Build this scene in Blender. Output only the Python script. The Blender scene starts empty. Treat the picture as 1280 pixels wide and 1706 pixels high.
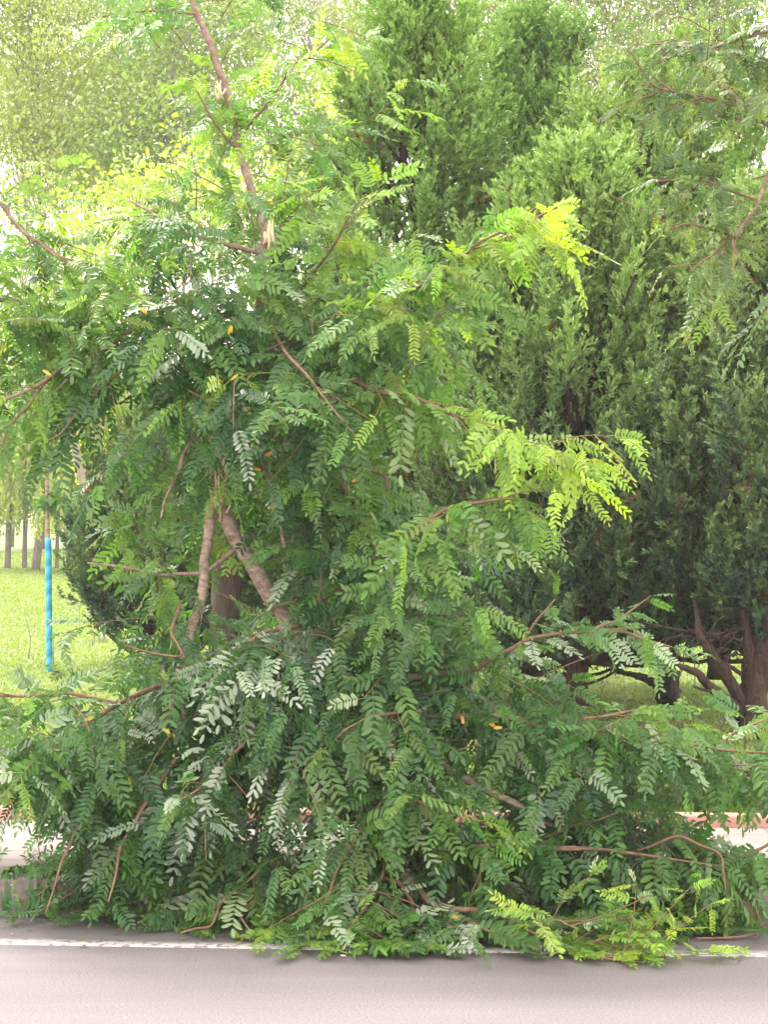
import bpy, math, random
import numpy as np
from mathutils import Vector
R = np.random.default_rng(11); random.seed(11)
C = bpy.context.scene.collection
F = 3000.0                      # focal length in photograph pixels
# ------------------------------------------------------------------ camera
cam_d = bpy.data.cameras.new("camera"); cam = bpy.data.objects.new("camera", cam_d); C.objects.link(cam)
cam.location = (0, 0, 1.6); cam.rotation_euler = (math.radians(90), 0, 0)
cam_d.sensor_fit = 'VERTICAL'; cam_d.sensor_height = 24; cam_d.lens = 24*F/1706
cam_d.clip_end = 2000; cam_d.clip_start = 0.05
bpy.context.scene.camera = cam
# ------------------------------------------------------------------ sky (thin bright overcast), sun
SUN_EL, SUN_AZ = math.radians(56), math.radians(-48)   # azimuth from +Y, negative = left
w = bpy.data.worlds.new("World"); bpy.context.scene.world = w; w.use_nodes = True
nt = w.node_tree; nt.nodes.clear()
sky = nt.nodes.new("ShaderNodeTexSky"); sky.sky_type = 'NISHITA'; sky.sun_disc = False
sky.sun_elevation = SUN_EL; sky.sun_rotation = SUN_AZ; sky.dust_density = 3
tc = nt.nodes.new("ShaderNodeTexCoord"); nz = nt.nodes.new("ShaderNodeTexNoise"); nz.inputs['Scale'].default_value = 2.2
nz.inputs['Detail'].default_value = 6
rmp = nt.nodes.new("ShaderNodeMapRange"); rmp.inputs[1].default_value = .3; rmp.inputs[2].default_value = .7
rmp.inputs[3].default_value = .72; rmp.inputs[4].default_value = .95
mix = nt.nodes.new("ShaderNodeMix"); mix.data_type = 'RGBA'; mix.inputs[7].default_value = (10.0, 9.3, 8.6, 1)
bg = nt.nodes.new("ShaderNodeBackground"); bg.inputs[1].default_value = .13
ow = nt.nodes.new("ShaderNodeOutputWorld")
L = nt.links.new
L(tc.outputs['Generated'], nz.inputs['Vector']); L(nz.outputs[0], rmp.inputs[0]); L(rmp.outputs[0], mix.inputs[0])
L(sky.outputs[0], mix.inputs[6]); L(mix.outputs[2], bg.inputs[0]); L(bg.outputs[0], ow.inputs[0])
sd = bpy.data.lights.new("sun", 'SUN'); sd.energy = 2.0; sd.angle = math.radians(10); sd.color = (1, .94, .84)
so = bpy.data.objects.new("sun", sd); C.objects.link(so)
sv = Vector((math.sin(SUN_AZ)*math.cos(SUN_EL), math.cos(SUN_AZ)*math.cos(SUN_EL), math.sin(SUN_EL)))
so.rotation_euler = sv.to_track_quat('Z', 'Y').to_euler(); so.location = sv*50
S = bpy.context.scene
S.view_settings.view_transform = 'Standard'; S.view_settings.look = 'None'
S.view_settings.exposure = 2.08; S.view_settings.gamma = 1
S.cycles.max_bounces = 10; S.cycles.transmission_bounces = 8; S.cycles.diffuse_bounces = 8
S.cycles.volume_step_rate = 4

# ------------------------------------------------------------------ helpers
def P(px, py, d):
    """point seen at photo pixel (px,py) standing d metres away"""
    return np.array([(px-640)/F*d, d, 1.6-(py-850)/F*d])
KS = -0.066                      # the kerb runs slightly towards the viewer on the right
def kerb_y(x): return 7.06+KS*x
def ground_z(x, y):
    k = 7.06+KS*x
    return np.where(y < k, 0.004, np.where(y < k+1.42, .152, .165))
def nrm(v): return v/(np.linalg.norm(v, axis=-1, keepdims=True)+1e-9)
def empty(name, loc, label=None, cat=None, group=None):
    o = bpy.data.objects.new(name, None); C.objects.link(o); o.location = Vector(loc); o.empty_display_size = .2
    tag(o, label, cat, group); return o
def tag(o, label=None, cat=None, group=None, kind=None):
    if label: o['label'] = label
    if cat: o['category'] = cat
    if group: o['group'] = group
    if kind: o['kind'] = kind
    return o
def make(name, V, loops, counts, mat, parent=None, col=None, smooth=False):
    me = bpy.data.meshes.new(name)
    V = np.asarray(V, dtype=np.float32)
    if parent is not None: V = V-np.array(parent.location, dtype=np.float32)
    loops = np.asarray(loops, dtype=np.int32).ravel(); counts = np.asarray(counts, dtype=np.int32)
    me.vertices.add(len(V)); me.vertices.foreach_set('co', V.ravel())
    me.loops.add(len(loops)); me.loops.foreach_set('vertex_index', loops)
    me.polygons.add(len(counts)); st = np.zeros(len(counts), np.int32); st[1:] = np.cumsum(counts)[:-1]
    me.polygons.foreach_set('loop_start', st); me.polygons.foreach_set('loop_total', counts)
    if smooth: me.polygons.foreach_set('use_smooth', np.ones(len(counts), bool))
    me.update(calc_edges=True)
    if col is not None:
        a = me.color_attributes.new('tone', 'FLOAT_COLOR', 'POINT'); a.data.foreach_set('color', np.asarray(col, np.float32).ravel())
    me.materials.append(mat)
    o = bpy.data.objects.new(name, me); C.objects.link(o)
    if parent is not None: o.parent = parent
    return o
class Geo:
    """collects faces of one mesh"""
    def __init__(s): s.V = []; s.L = []; s.N = []; s.n = 0
    def add(s, V, faces):
        V = np.asarray(V, float)
        for f in faces: s.L.extend([i+s.n for i in f]); s.N.append(len(f))
        s.V.append(V); s.n += len(V)
    def tube(s, pts, rad, seg=8, rough=0., sm=4, cap=True):
        pts = np.asarray(pts, float); rad = np.asarray(rad, float)
        if sm > 1 and len(pts) > 2:
            Q = []; Rr = []
            E = np.vstack([2*pts[0]-pts[1], pts, 2*pts[-1]-pts[-2]])
            for i in range(1, len(E)-2):
                for k in range(sm):
                    t = k/sm; a, b, c, d = E[i-1], E[i], E[i+1], E[i+2]
                    Q.append(.5*(2*b+(c-a)*t+(2*a-5*b+4*c-d)*t*t+(3*b-a-3*c+d)*t**3)); Rr.append(rad[i-1]*(1-t)+rad[i]*t)
            Q.append(pts[-1]); Rr.append(rad[-1]); pts = np.array(Q); rad = np.array(Rr)
        T = nrm(np.gradient(pts, axis=0)); up = np.array([.31, .2, .93])
        A = nrm(np.cross(T, up)); B = np.cross(T, A)
        th = np.arange(seg)/seg*2*math.pi
        rr = rad[:, None]*(1+rough*R.normal(size=(len(pts), seg)))
        V = pts[:, None, :]+rr[..., None]*(np.cos(th)[None, :, None]*A[:, None, :]+np.sin(th)[None, :, None]*B[:, None, :])
        n = len(pts); i = np.arange(n-1)[:, None]; j = np.arange(seg)[None, :]; jn = (j+1) % seg
        q = np.stack([i*seg+j, i*seg+jn, (i+1)*seg+jn, (i+1)*seg+j], -1).reshape(-1, 4)
        s.L.extend((q+s.n).ravel().tolist()); s.N.extend([4]*len(q)); s.V.append(V.reshape(-1, 3))
        if cap and seg > 3:
            s.L.extend([s.n+(n-1)*seg+k for k in range(seg)]); s.N.append(seg)
            s.L.extend([s.n+k for k in range(seg)][::-1]); s.N.append(seg)
        s.n += n*seg
        return pts
    def build(s, name, mat, parent=None, smooth=True):
        if not s.V: return None
        return make(name, np.concatenate(s.V), s.L, s.N, mat, parent, smooth=smooth)

# ------------------------------------------------------------------ materials
def mat(name):
    m = bpy.data.materials.new(name); m.use_nodes = True; t = m.node_tree; t.nodes.clear()
    o = t.nodes.new('ShaderNodeOutputMaterial'); return m, t, o
def node(t, kind, **kw):
    n = t.nodes.new(kind)
    for k, v in kw.items():
        if k.startswith('i_'): n.inputs[k[2:].replace('_', ' ')].default_value = v
        else: setattr(n, k, v)
    return n
def ramp(t, fac, stops):
    r = t.nodes.new('ShaderNodeValToRGB'); t.links.new(fac, r.inputs[0]); e = r.color_ramp.elements
    while len(e) < len(stops): e.new(.5)
    for q, (p, c) in zip(e, stops): q.position = p; q.color = (*c, 1)
    return r.outputs[0]
def leaf_mat(name, trans=.35, rough=.42, tcol=(1.65, 1.7, .6), spec=.45):
    m, t, o = mat(name)
    a = node(t, 'ShaderNodeAttribute', attribute_name='tone'); g = node(t, 'ShaderNodeNewGeometry')
    und = node(t, 'ShaderNodeMix', data_type='RGBA'); und.inputs[7].default_value = (.42, .48, .38, 1)
    t.links.new(a.outputs['Alpha'], und.inputs[0])
    lit = node(t, 'ShaderNodeMix', data_type='RGBA', blend_type='MULTIPLY'); lit.inputs[0].default_value = 1
    lit.inputs[7].default_value = (1.5, 1.3, 1.6, 1); t.links.new(a.outputs['Color'], lit.inputs[6]); t.links.new(lit.outputs[2], und.inputs[6])
    mx = node(t, 'ShaderNodeMix', data_type='RGBA'); t.links.new(g.outputs['Backfacing'], mx.inputs[0])
    t.links.new(a.outputs['Color'], mx.inputs[6]); t.links.new(und.outputs[2], mx.inputs[7])
    p = node(t, 'ShaderNodeBsdfPrincipled'); p.inputs['Roughness'].default_value = rough; p.inputs['Specular IOR Level'].default_value = spec
    t.links.new(mx.outputs[2], p.inputs['Base Color'])
    tm = node(t, 'ShaderNodeMix', data_type='RGBA', blend_type='MULTIPLY'); tm.inputs[0].default_value = 1; tm.inputs[7].default_value = (*tcol, 1)
    t.links.new(a.outputs['Color'], tm.inputs[6])
    tr = node(t, 'ShaderNodeBsdfTranslucent'); t.links.new(tm.outputs[2], tr.inputs[0])
    ms = node(t, 'ShaderNodeMixShader'); ms.inputs[0].default_value = trans
    t.links.new(p.outputs[0], ms.inputs[1]); t.links.new(tr.outputs[0], ms.inputs[2]); t.links.new(ms.outputs[0], o.inputs[0])
    return m
def noise_mat(name, stops, scale=8, detail=8, rough=.85, bump=.3, bscale=None, stretch=(1, 1, 1), bdist=.02, spec=.3):
    m, t, o = mat(name)
    c = node(t, 'ShaderNodeTexCoord'); mp = node(t, 'ShaderNodeMapping'); mp.inputs['Scale'].default_value = stretch
    t.links.new(c.outputs['Object'], mp.inputs[0])
    n = node(t, 'ShaderNodeTexNoise', i_Scale=scale, i_Detail=detail, i_Roughness=.65); t.links.new(mp.outputs[0], n.inputs['Vector'])
    p = node(t, 'ShaderNodeBsdfPrincipled', i_Roughness=rough); p.inputs['Specular IOR Level'].default_value = spec
    t.links.new(ramp(t, n.outputs[0], stops), p.inputs['Base Color'])
    n2 = node(t, 'ShaderNodeTexNoise', i_Scale=bscale or scale*3, i_Detail=6); t.links.new(mp.outputs[0], n2.inputs['Vector'])
    b = node(t, 'ShaderNodeBump', i_Strength=bump, i_Distance=bdist); t.links.new(n2.outputs[0], b.inputs['Height'])
    t.links.new(b.outputs[0], p.inputs['Normal']); t.links.new(p.outputs[0], o.inputs[0]); return m
M_leaf = leaf_mat('locust_leaf', .42)
M_jun = leaf_mat('juniper_leaf', .15, .6, (1.3, 1.3, .7), .25)
M_far = leaf_mat('far_leaf', .42, .5)
M_bark = noise_mat('young_locust_bark', [(.3, (.12, .07, .055)), (.5, (.24, .16, .13)), (.7, (.36, .27, .22))], 26, bump=.5, stretch=(1, 1, .9), bdist=.01)
M_pale = noise_mat('pale_locust_bark', [(.36, (.17, .11, .08)), (.52, (.31, .23, .18)), (.75, (.46, .37, .30))], 26, bump=.5, stretch=(1, 1, 2.6), bdist=.01)
M_twig = noise_mat('reddish_twig_bark', [(.3, (.11, .055, .038)), (.7, (.25, .15, .10))], 40, bump=.3, bdist=.004)
M_torn = noise_mat('torn_wood', [(.3, (.5, .33, .18)), (.7, (.75, .6, .42))], 14, bump=.8, stretch=(1, 1, .1), bdist=.02)
M_dark = noise_mat('dark_juniper_bark', [(.3, (.02, .014, .012)), (.7, (.075, .05, .042))], 18, bump=1, stretch=(1, 1, .15), bdist=.04)
M_red = noise_mat('red_juniper_bark', [(.3, (.024, .013, .011)), (.7, (.075, .040, .032))], 16, bump=1, stretch=(1, 1, .2), bdist=.04)
M_grey = noise_mat('grey_bark', [(.3, (.12, .10, .085)), (.7, (.32, .28, .25))], 9, bump=.6, stretch=(1, 1, .3))
M_pinktrunk = noise_mat('pale_pink_bark', [(.3, (.17, .125, .11)), (.7, (.34, .26, .23))], 7, bump=.6, stretch=(1, 1, .4))

# ------------------------------------------------------------------ setting
def slab(name, y0, y1, z0, z1, m, x0=-60, x1=60, nx=1, kind='structure', bevel=0, gap=0):
    """a strip along the kerb line; y given at x=0"""
    g = Geo(); xs = np.linspace(x0, x1, nx+1)
    for a, b in zip(xs[:-1], xs[1:]):
        b -= gap; e = bevel
        q = [(a, y0+KS*a), (b, y0+KS*b), (b, y1+KS*b), (a, y1+KS*a)]
        V = [(x, y, z0) for x, y in q]+[(x, y, z1-e) for x, y in q]
        q2 = [(a+e, y0+KS*a+e), (b-e, y0+KS*b+e), (b-e, y1+KS*b-e), (a+e, y1+KS*a-e)]
        V += [(x, y, z1) for x, y in q2]
        f = [(0, 1, 5, 4), (1, 2, 6, 5), (2, 3, 7, 6), (3, 0, 4, 7), (4, 5, 9, 8), (5, 6, 10, 9), (6, 7, 11, 10), (7, 4, 8, 11), (8, 9, 10, 11)]
        if e == 0:
            V = V[:8]; f = f[:4]+[(4, 5, 6, 7)]
        g.add(V, f)
    o = g.build(name, m, smooth=False); return tag(o, kind=kind)
def sheet(name, q, z, m):
    g = Geo(); g.add([(x, y, z) for x, y in q], [(0, 1, 2, 3)]); return tag(g.build(name, m, smooth=False), kind='structure')

# asphalt
m, t, o = mat('asphalt'); c = node(t, 'ShaderNodeTexCoord')
n1 = node(t, 'ShaderNodeTexNoise', i_Scale=120, i_Detail=6, i_Roughness=.8); n2 = node(t, 'ShaderNodeTexNoise', i_Scale=1.1, i_Detail=6)
mp = node(t, 'ShaderNodeMapping'); mp.inputs['Scale'].default_value = (.25, 2.2, 1)
L = t.links.new
L(c.outputs['Object'], n1.inputs['Vector']); L(c.outputs['Object'], mp.inputs[0]); L(mp.outputs[0], n2.inputs['Vector'])
c1 = ramp(t, n1.outputs[0], [(.3, (.06, .054, .056)), (.5, (.125, .110, .115)), (.70, (.22, .195, .2))])
c2 = ramp(t, n2.outputs[0], [(.3, (.78, .78, .79)), (.5, (.98, .97, .97)), (.7, (1.12, 1.10, 1.10))])
mm = node(t, 'ShaderNodeMix', data_type='RGBA', blend_type='MULTIPLY'); mm.inputs[0].default_value = 1
L(c1, mm.inputs[6]); L(c2, mm.inputs[7]); p = node(t, 'ShaderNodeBsdfPrincipled', i_Roughness=.8); L(mm.outputs[2], p.inputs['Base Color'])
b = node(t, 'ShaderNodeBump', i_Strength=.35, i_Distance=.004); L(n1.outputs[0], b.inputs['Height']); L(b.outputs[0], p.inputs['Normal']); L(p.outputs[0], o.inputs[0])
M_asph = m
# pavement tiles
m, t, o = mat('pavement_tiles'); c = node(t, 'ShaderNodeTexCoord'); L = t.links.new
mp = node(t, 'ShaderNodeMapping'); mp.inputs['Rotation'].default_value = (0, 0, .066)
br = node(t, 'ShaderNodeTexBrick', i_Scale=1.0, i_Mortar_Size=.006, i_Brick_Width=.4, i_Row_Height=.2)
br.offset = .5; br.inputs['Color1'].default_value = (.215, .18, .172, 1); br.inputs['Color2'].default_value = (.185, .155, .15, 1); br.inputs['Mortar'].default_value = (.14, .11, .10, 1)
L(c.outputs['Object'], mp.inputs[0]); L(mp.outputs[0], br.inputs[0])
n1 = node(t, 'ShaderNodeTexNoise', i_Scale=5, i_Detail=8); L(c.outputs['Object'], n1.inputs[0])
c2 = ramp(t, n1.outputs[0], [(.3, (.8, .8, .8)), (.7, (1.1, 1.1, 1.1))])
mm = node(t, 'ShaderNodeMix', data_type='RGBA', blend_type='MULTIPLY'); mm.inputs[0].default_value = 1
L(br.outputs[0], mm.inputs[6]); L(c2, mm.inputs[7]); p = node(t, 'ShaderNodeBsdfPrincipled', i_Roughness=.85); L(mm.outputs[2], p.inputs['Base Color'])
b = node(t, 'ShaderNodeBump', i_Strength=.4, i_Distance=.004, invert=True); L(br.outputs['Fac'], b.inputs['Height']); L(b.outputs[0], p.inputs['Normal']); L(p.outputs[0], o.inputs[0])
M_pave = m
M_kerb = noise_mat('kerb_concrete', [(.3, (.11, .085, .08)), (.7, (.22, .18, .165))], 55, bump=.4, bdist=.005)
M_pink = noise_mat('pink_edging', [(.3, (.30, .14, .115)), (.7, (.42, .21, .18))], 40, bump=.3, bdist=.004)
M_soil = noise_mat('soil', [(.3, (.04, .035, .02)), (.7, (.10, .09, .05))], 4, bump=.6)
M_line = noise_mat('road_paint', [(.40, (.14, .125, .13)), (.47, (.31, .285, .285)), (.8, (.42, .39, .39))], 30, bump=.2, bdist=.002)
m, t, o = mat('lawn_grass'); c = node(t, 'ShaderNodeTexCoord'); L = t.links.new
n1 = node(t, 'ShaderNodeTexNoise', i_Scale=.55, i_Detail=7); n2 = node(t, 'ShaderNodeTexNoise', i_Scale=16, i_Detail=8, i_Roughness=.7)
L(c.outputs['Object'], n1.inputs[0]); L(c.outputs['Object'], n2.inputs[0])
c1 = ramp(t, n1.outputs[0], [(.3, (.085, .135, .03)), (.5, (.115, .165, .042)), (.7, (.15, .19, .055))])
c2 = ramp(t, n2.outputs[0], [(.3, (.8, .82, .8)), (.7, (1.15, 1.1, 1.1))])
mm = node(t, 'ShaderNodeMix', data_type='RGBA', blend_type='MULTIPLY'); mm.inputs[0].default_value = 1
L(c1, mm.inputs[6]); L(c2, mm.inputs[7]); p = node(t, 'ShaderNodeBsdfPrincipled', i_Roughness=.9); L(mm.outputs[2], p.inputs['Base Color'])
b = node(t, 'ShaderNodeBump', i_Strength=.8, i_Distance=.04); L(n2.outputs[0], b.inputs['Height']); L(b.outputs[0], p.inputs['Normal']); L(p.outputs[0], o.inputs[0])
M_lawn = m
sheet('ground', [(-600, -80), (600, -80), (600, 900), (-600, 900)], -.06, M_soil)
sheet('road', [(-60, -30-KS*60), (60, -30+KS*60), (60, 7.06+KS*60), (-60, 7.06-KS*60)], 0, M_asph)
slab('road_marking', 6.565, 6.645, -.02, .004, M_line)
slab('kerb', 7.06, 7.19, -.05, .15, M_kerb, -30, 30, 60, bevel=.012, gap=.006)
slab('pavement', 7.193, 8.40, -.05, .148, M_pave)
slab('edging_kerb', 8.403, 8.50, -.05, .20, M_pink, -30, 30, 60, bevel=.008, gap=.006)
# lawn with gentle undulation, one sheet to the horizon
ys = np.concatenate([np.linspace(8.503, 40, 60), np.linspace(42, 120, 20), [200, 400, 800]]); xs = np.concatenate([[-500, -200, -80], np.linspace(-30, 30, 61), [80, 200, 500]])
X, Y = np.meshgrid(xs, ys); Z = .165+np.where(Y > 9, .03*np.sin(X*.5+1)*np.sin(Y*.35), 0); YY = Y+np.where(Y < 30, KS*np.clip(X, -60, 60)*(1-(Y-8.503)/21.5).clip(0, 1), 0)
nx, ny = len(xs), len(ys); i, j = np.meshgrid(np.arange(ny-1), np.arange(nx-1), indexing='ij')
q = np.stack([i*nx+j, i*nx+j+1, (i+1)*nx+j+1, (i+1)*nx+j], -1).reshape(-1, 4)
tag(make('lawn', np.stack([X, YY, Z], -1).reshape(-1, 3), q, [4]*len(q), M_lawn, smooth=True), kind='structure')
def lawn_z(x, y): return .165+np.where(y > 9, .03*np.sin(x*.5+1)*np.sin(y*.35), 0)

# ------------------------------------------------------------------ grass blades
def blades(name, n, y0, y1, hmin, hmax, c0, c1, xr=None, width=.006, dens_pow=1., fr=.24):
    u = R.random(n)**dens_pow; y = y0+(y1-y0)*u; x = (R.random(n)*2-1)*y*fr
    if xr: x = xr[0]+(xr[1]-xr[0])*R.random(n)
    y = np.maximum(y, 8.53+KS*x)
    h = hmin+(hmax-hmin)*R.random(n); a = R.random(n)*6.283; z = lawn_z(x, y)-.01
    b = np.stack([x, y, z], 1); sd_ = np.stack([np.cos(a), np.sin(a), 0*a], 1)*width*(y/12)[:, None]
    ln = np.stack([R.normal(size=n)*.45, R.normal(size=n)*.45, np.ones(n)], 1); ln = nrm(ln)*h[:, None]
    md = b+ln*.55; tp = b+ln*np.array([1.25, 1.25, .9])
    V = np.stack([b-sd_, b+sd_, md+sd_*.8, md-sd_*.8, tp], 1).reshape(-1, 3); k = np.arange(n)[:, None]*5
    f = np.concatenate([k+np.array([0, 1, 2, 3]), k+np.array([3, 2, 4])], 1)
    cn = np.tile([4, 3], n); t_ = R.random(n)[:, None]; col = np.array(c0)*(1-t_)+np.array(c1)*t_
    col = np.repeat(np.concatenate([col, np.zeros((n, 1))], 1), 5, 0)
    return tag(make(name, V, f, cn, M_far, col=col), name.replace('_', ' ')+' growing on the lawn behind the pavement', 'grass', kind='stuff')
blades('grass', 230000, 8.5, 62, .02, .06, (.12, .18, .04), (.21, .27, .07), dens_pow=1.5)
blades('tall_grass', 9000, 8.5, 10.2, .08, .22, (.05, .11, .02), (.16, .24, .04), width=.006, xr=(-3, 3))

# ------------------------------------------------------------------ compound locust leaves
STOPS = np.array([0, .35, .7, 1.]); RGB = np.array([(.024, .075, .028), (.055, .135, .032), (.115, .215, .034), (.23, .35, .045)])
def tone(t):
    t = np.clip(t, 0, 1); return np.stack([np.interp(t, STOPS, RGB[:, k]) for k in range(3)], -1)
class Leaves:
    def __init__(s): s.b = []; s.d = []; s.n = []; s.q = []; s.c = []; s.y = []; s.mul = (1, 1, 1)
    def leaf(s, b, d, n, Ln, droop, pairs, t, pale, curl=0.):
        s.b.append(b); s.d.append(d); s.n.append(n); s.q.append((Ln, droop, pairs, pale, curl)); s.c.append(t)
    def single(s, b, size=.04): s.y.append((b, size))
    def build(s, name, parent, m=None, ground=True, front=6.9):
        b = np.array(s.b); d = nrm(np.array(s.d)); n = np.array(s.n); q = np.array(s.q); tn = np.array(s.c)
        keep = ~((b[:, 2] < .42) & (b[:, 1]+d[:, 1]*.1 < front+.065*(.5-b[:, 0])))
        b, d, n, q, tn = b[keep], d[keep], n[keep], q[keep], tn[keep]; col = tone(tn)
        # hue scatter between leaves
        col *= np.exp(R.normal(size=(len(col), 1))*.13)*np.stack([np.exp(R.normal(size=len(col))*.10), np.ones(len(col)), np.exp(R.normal(size=len(col))*.15)], 1)
        n = nrm(n-d*(n*d).sum(1)[:, None]); VV = []; LL = []; NN = []; CC = []; off = 0
        down = np.array([0, 0, -1.])
        LT = np.array([(0, 0), (.38, 0), (.76, 0), (1, 0), (.14, .12), (.58, .188), (.90, .115), (.14, -.12), (.58, -.188), (.90, -.115)])
        fc = [(0, 1, 4), (4, 1, 2, 5), (5, 2, 6), (2, 3, 6), (0, 7, 1), (7, 8, 2, 1), (8, 9, 2), (2, 9, 3)]
        fl = np.concatenate([np.array(f) for f in fc]); fn = [len(f) for f in fc]
        for pairs in np.unique(q[:, 2]):
            I = np.where(q[:, 2] == pairs)[0]; pairs = int(pairs)
            B, D, Nn, Q, Cc = b[I], d[I], n[I], q[I], col[I]
            Ln = Q[:, 0:1]; dr = Q[:, 1:2]; side = np.cross(Nn, D)
            cu = R.normal(size=(len(I), 1))*.14; wilt = (R.random((len(I), 1)) < .16)*R.random((len(I), 1))*1.6
            def at(u): return B+Ln*(u*D+dr*u*u*.5*down+cu*u*u*side)
            def tan(u): return nrm(D+dr*u*down+2*cu*u*side)
            # rachis: three-sided
            us = np.linspace(0, .97, 5); rr = .0013
            pts = np.stack([at(u) for u in us], 1)
            ring = np.stack([side, -side*.5+Nn*.87, -side*.5-Nn*.87], 1)
            Vr = (pts[:, :, None, :]+ring[:, None]*rr*(Ln[:, :, None, None]/.2)*(1.25-us)[None, :, None, None]).reshape(len(I), 15, 3)
            qq = np.array([[a*3+k, a*3+(k+1) % 3, a*3+3+(k+1) % 3, a*3+3+k] for a in range(4) for k in range(3)]).ravel()
            VV.append(Vr.reshape(-1, 3)); LL.append((off+np.arange(len(I))[:, None]*15+qq[None]).ravel()); NN += [4]*(12*len(I))
            CC.append(np.repeat(np.concatenate([Cc*np.array([2.2, 1.5, 1.3]), np.zeros((len(I), 1))], 1), 15, 0)); off += len(I)*15
            for k in range(pairs*2+1):
                if k == pairs*2: u = 1.; sg = 0
                else: u = .2+.76*(k//2)/(pairs-.4); sg = 1 if k % 2 else -1
                T = tan(u); Bp = at(u); N2 = nrm(Nn-T*(Nn*T).sum(1)[:, None]); S2 = np.cross(N2, T)
                jit = R.normal(size=(len(I), 3))*.10
                if sg: ld = nrm(S2*sg*.92+T*(.42+.22*u)+N2*Q[:, 4:5]+down*(.12+.5*wilt)+jit)
                else: ld = nrm(T+jit)
                ln = nrm(N2+R.normal(size=(len(I), 3))*.16); ln = nrm(ln-ld*(ln*ld).sum(1)[:, None]); ls = np.cross(ln, ld)
                sz = Ln*2.28/(pairs+1.6)*(1-.28*abs(u-.5)**1.5*2)*(.78+.4*R.random((len(I), 1)))*np.where(R.random((len(I), 1)) < .035, .25, 1)
                wd = sz*(.92+.2*R.random((len(I), 1)))
                fold = .10+.12*R.random((len(I), 1)); bend = R.normal(size=(len(I), 1))*.12+.05
                V = Bp[:, None]+sz[:, None]*LT[None, :, 0:1]*ld[:, None]+wd[:, None]*LT[None, :, 1:2]*ls[:, None]*1.0 \
                    + ln[:, None]*(np.abs(LT[None, :, 1:2])*fold[:, None]*2.4-bend[:, None]*LT[None, :, 0:1]**2)*sz[:, None]
                VV.append(V.reshape(-1, 3)); LL.append((off+np.arange(len(I))[:, None]*10+fl[None]).ravel()); NN += fn*len(I)
                cc = Cc*np.exp(R.normal(size=(len(I), 1))*.09)
                CC.append(np.repeat(np.concatenate([cc, Q[:, 3:4]], 1), 10, 0)); off += len(I)*10
        for bp, sz in s.y:
            ld = nrm(R.normal(size=3)*.5+np.array([.7, 0, -.2])); ln = nrm(np.array([0, -1, .4])+R.normal(size=3)*.2); ln = nrm(ln-ld*ln.dot(ld)); ls = np.cross(ln, ld)
            V = bp+sz*LT[:, 0:1]*ld+sz*LT[:, 1:2]*ls+ln*np.abs(LT[:, 1:2])*.2*sz
            VV.append(V); LL.append(off+fl); NN += fn; k_ = R.random(); CC.append(np.array([.36+.08*k_, .30-.12*k_, .03, 0])*(1+.25*R.normal(size=(10, 1))).clip(.5, 1.3)); off += 10
        V = np.concatenate(VV)
        if ground:
            g = ground_z(V[:, 0], V[:, 1]); low = V[:, 2] < g+.004
            V[low, 2] = g[low]+.004+.035*R.random(low.sum())**2
            # keep leaves in front of the kerb face instead of inside it
            ky = kerb_y(V[:, 0]); ins = (V[:, 1] > ky) & (V[:, 1] < ky+.05) & (V[:, 2] < .15); V[ins, 1] = ky[ins]-.003
        o = make(name, V, np.concatenate(LL), NN, m or M_leaf, parent, col=np.concatenate(CC)*np.array([*s.mul, 1])); return o
UP = np.array([0, 0, 1.]); OUT = np.array([0, -1., 0])
def hang_leaf(LV, b, T, sgn, Ln, t, flip, hang, limp):
    side = nrm(np.cross(T, UP)+R.normal(size=3)*.25)*sgn
    d = nrm(T*.45+side*.8+R.normal(size=3)*.32-UP*hang*(.05+.85*R.random()))
    n = nrm(UP*(.8-.35*limp)+OUT*(.35+.4*limp)+R.normal(size=3)*(.32+.3*limp))
    hg = b[2]-float(ground_z(b[0], b[1]))
    if hg < .2:                                   # lying on the ground: leaf rests flat or props itself up on its neighbours
        f = max(hg, 0)/.2; d = np.array([d[0], d[1], d[2]*f+(1-f)*(.02+.22*R.random()**2)]); b = b+UP*(max(0, .012-hg)+.03*R.random()*(1-f))
        n = nrm(n*f+(1-f)*(UP*.8+OUT*.35+R.normal(size=3)*.3)); hang *= f*.6
    pale = .22+.25*R.random()
    if R.random() < flip*.75: n = -n; pale = .35+.5*R.random()
    LV.leaf(b, d, n, Ln, hang*.75+.25*R.random(), random.choice((8, 9, 9, 10, 11)), t, pale, R.normal()*.25*limp)
FRONT = [6.86]
OPEN = [(352, 845, 336, 1000, 26), (368, 850, 478, 1025, 27), (318, -10, 346, 60, 15), (346, 60, 400, 250, 15), (400, 250, 443, 395, 17), (375, 880, 378, 945, 32), (360, 790, 360, 840, 16),
        (75, 1405, -20, 1415, 56), (-60, 1400, 0, 1400, 50), (60, 960, 60, 1080, 75), (160, 1070, 215, 1090, 45), (60, 870, 90, 900, 75), (150, 760, 100, 800, 62), (175, 745, 190, 800, 38), (165, 900, 185, 960, 50),
        (90, 715, 215, 715, 36), (230, 760, 150, 870, 34), (640, 760, 760, 790, 42), (700, 700, 780, 770, 34), (870, 560, 830, 620, 45), (660, 860, 720, 790, 24), (930, 900, 880, 980, 60), (30, 720, 10, 860, 60), (960, 1125, 1110, 1150, 34), (1010, 1125, 1250, 1140, 38), (1150, 1080, 1280, 1110, 42), (1245, 1395, 1290, 1425, 42), (1195, 1370, 1280, 1372, 15), (405, 1355, 425, 1395, 17), (485, 1352, 490, 1356, 15), (505, 1400, 512, 1525, 27), (752, 1284, 858, 1335, 13), (560, 1150, 612, 1310, 9),
        (70, 300, 120, 420, 50), (290, 250, 250, 300, 35), (424, 600, 430, 700, 10), (900, 640, 980, 560, 75), (1060, 330, 1080, 560, 60), (600, 200, 780, 330, 60), (800, 330, 760, 300, 40), (590, 100, 560, 160, 25)]
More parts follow.
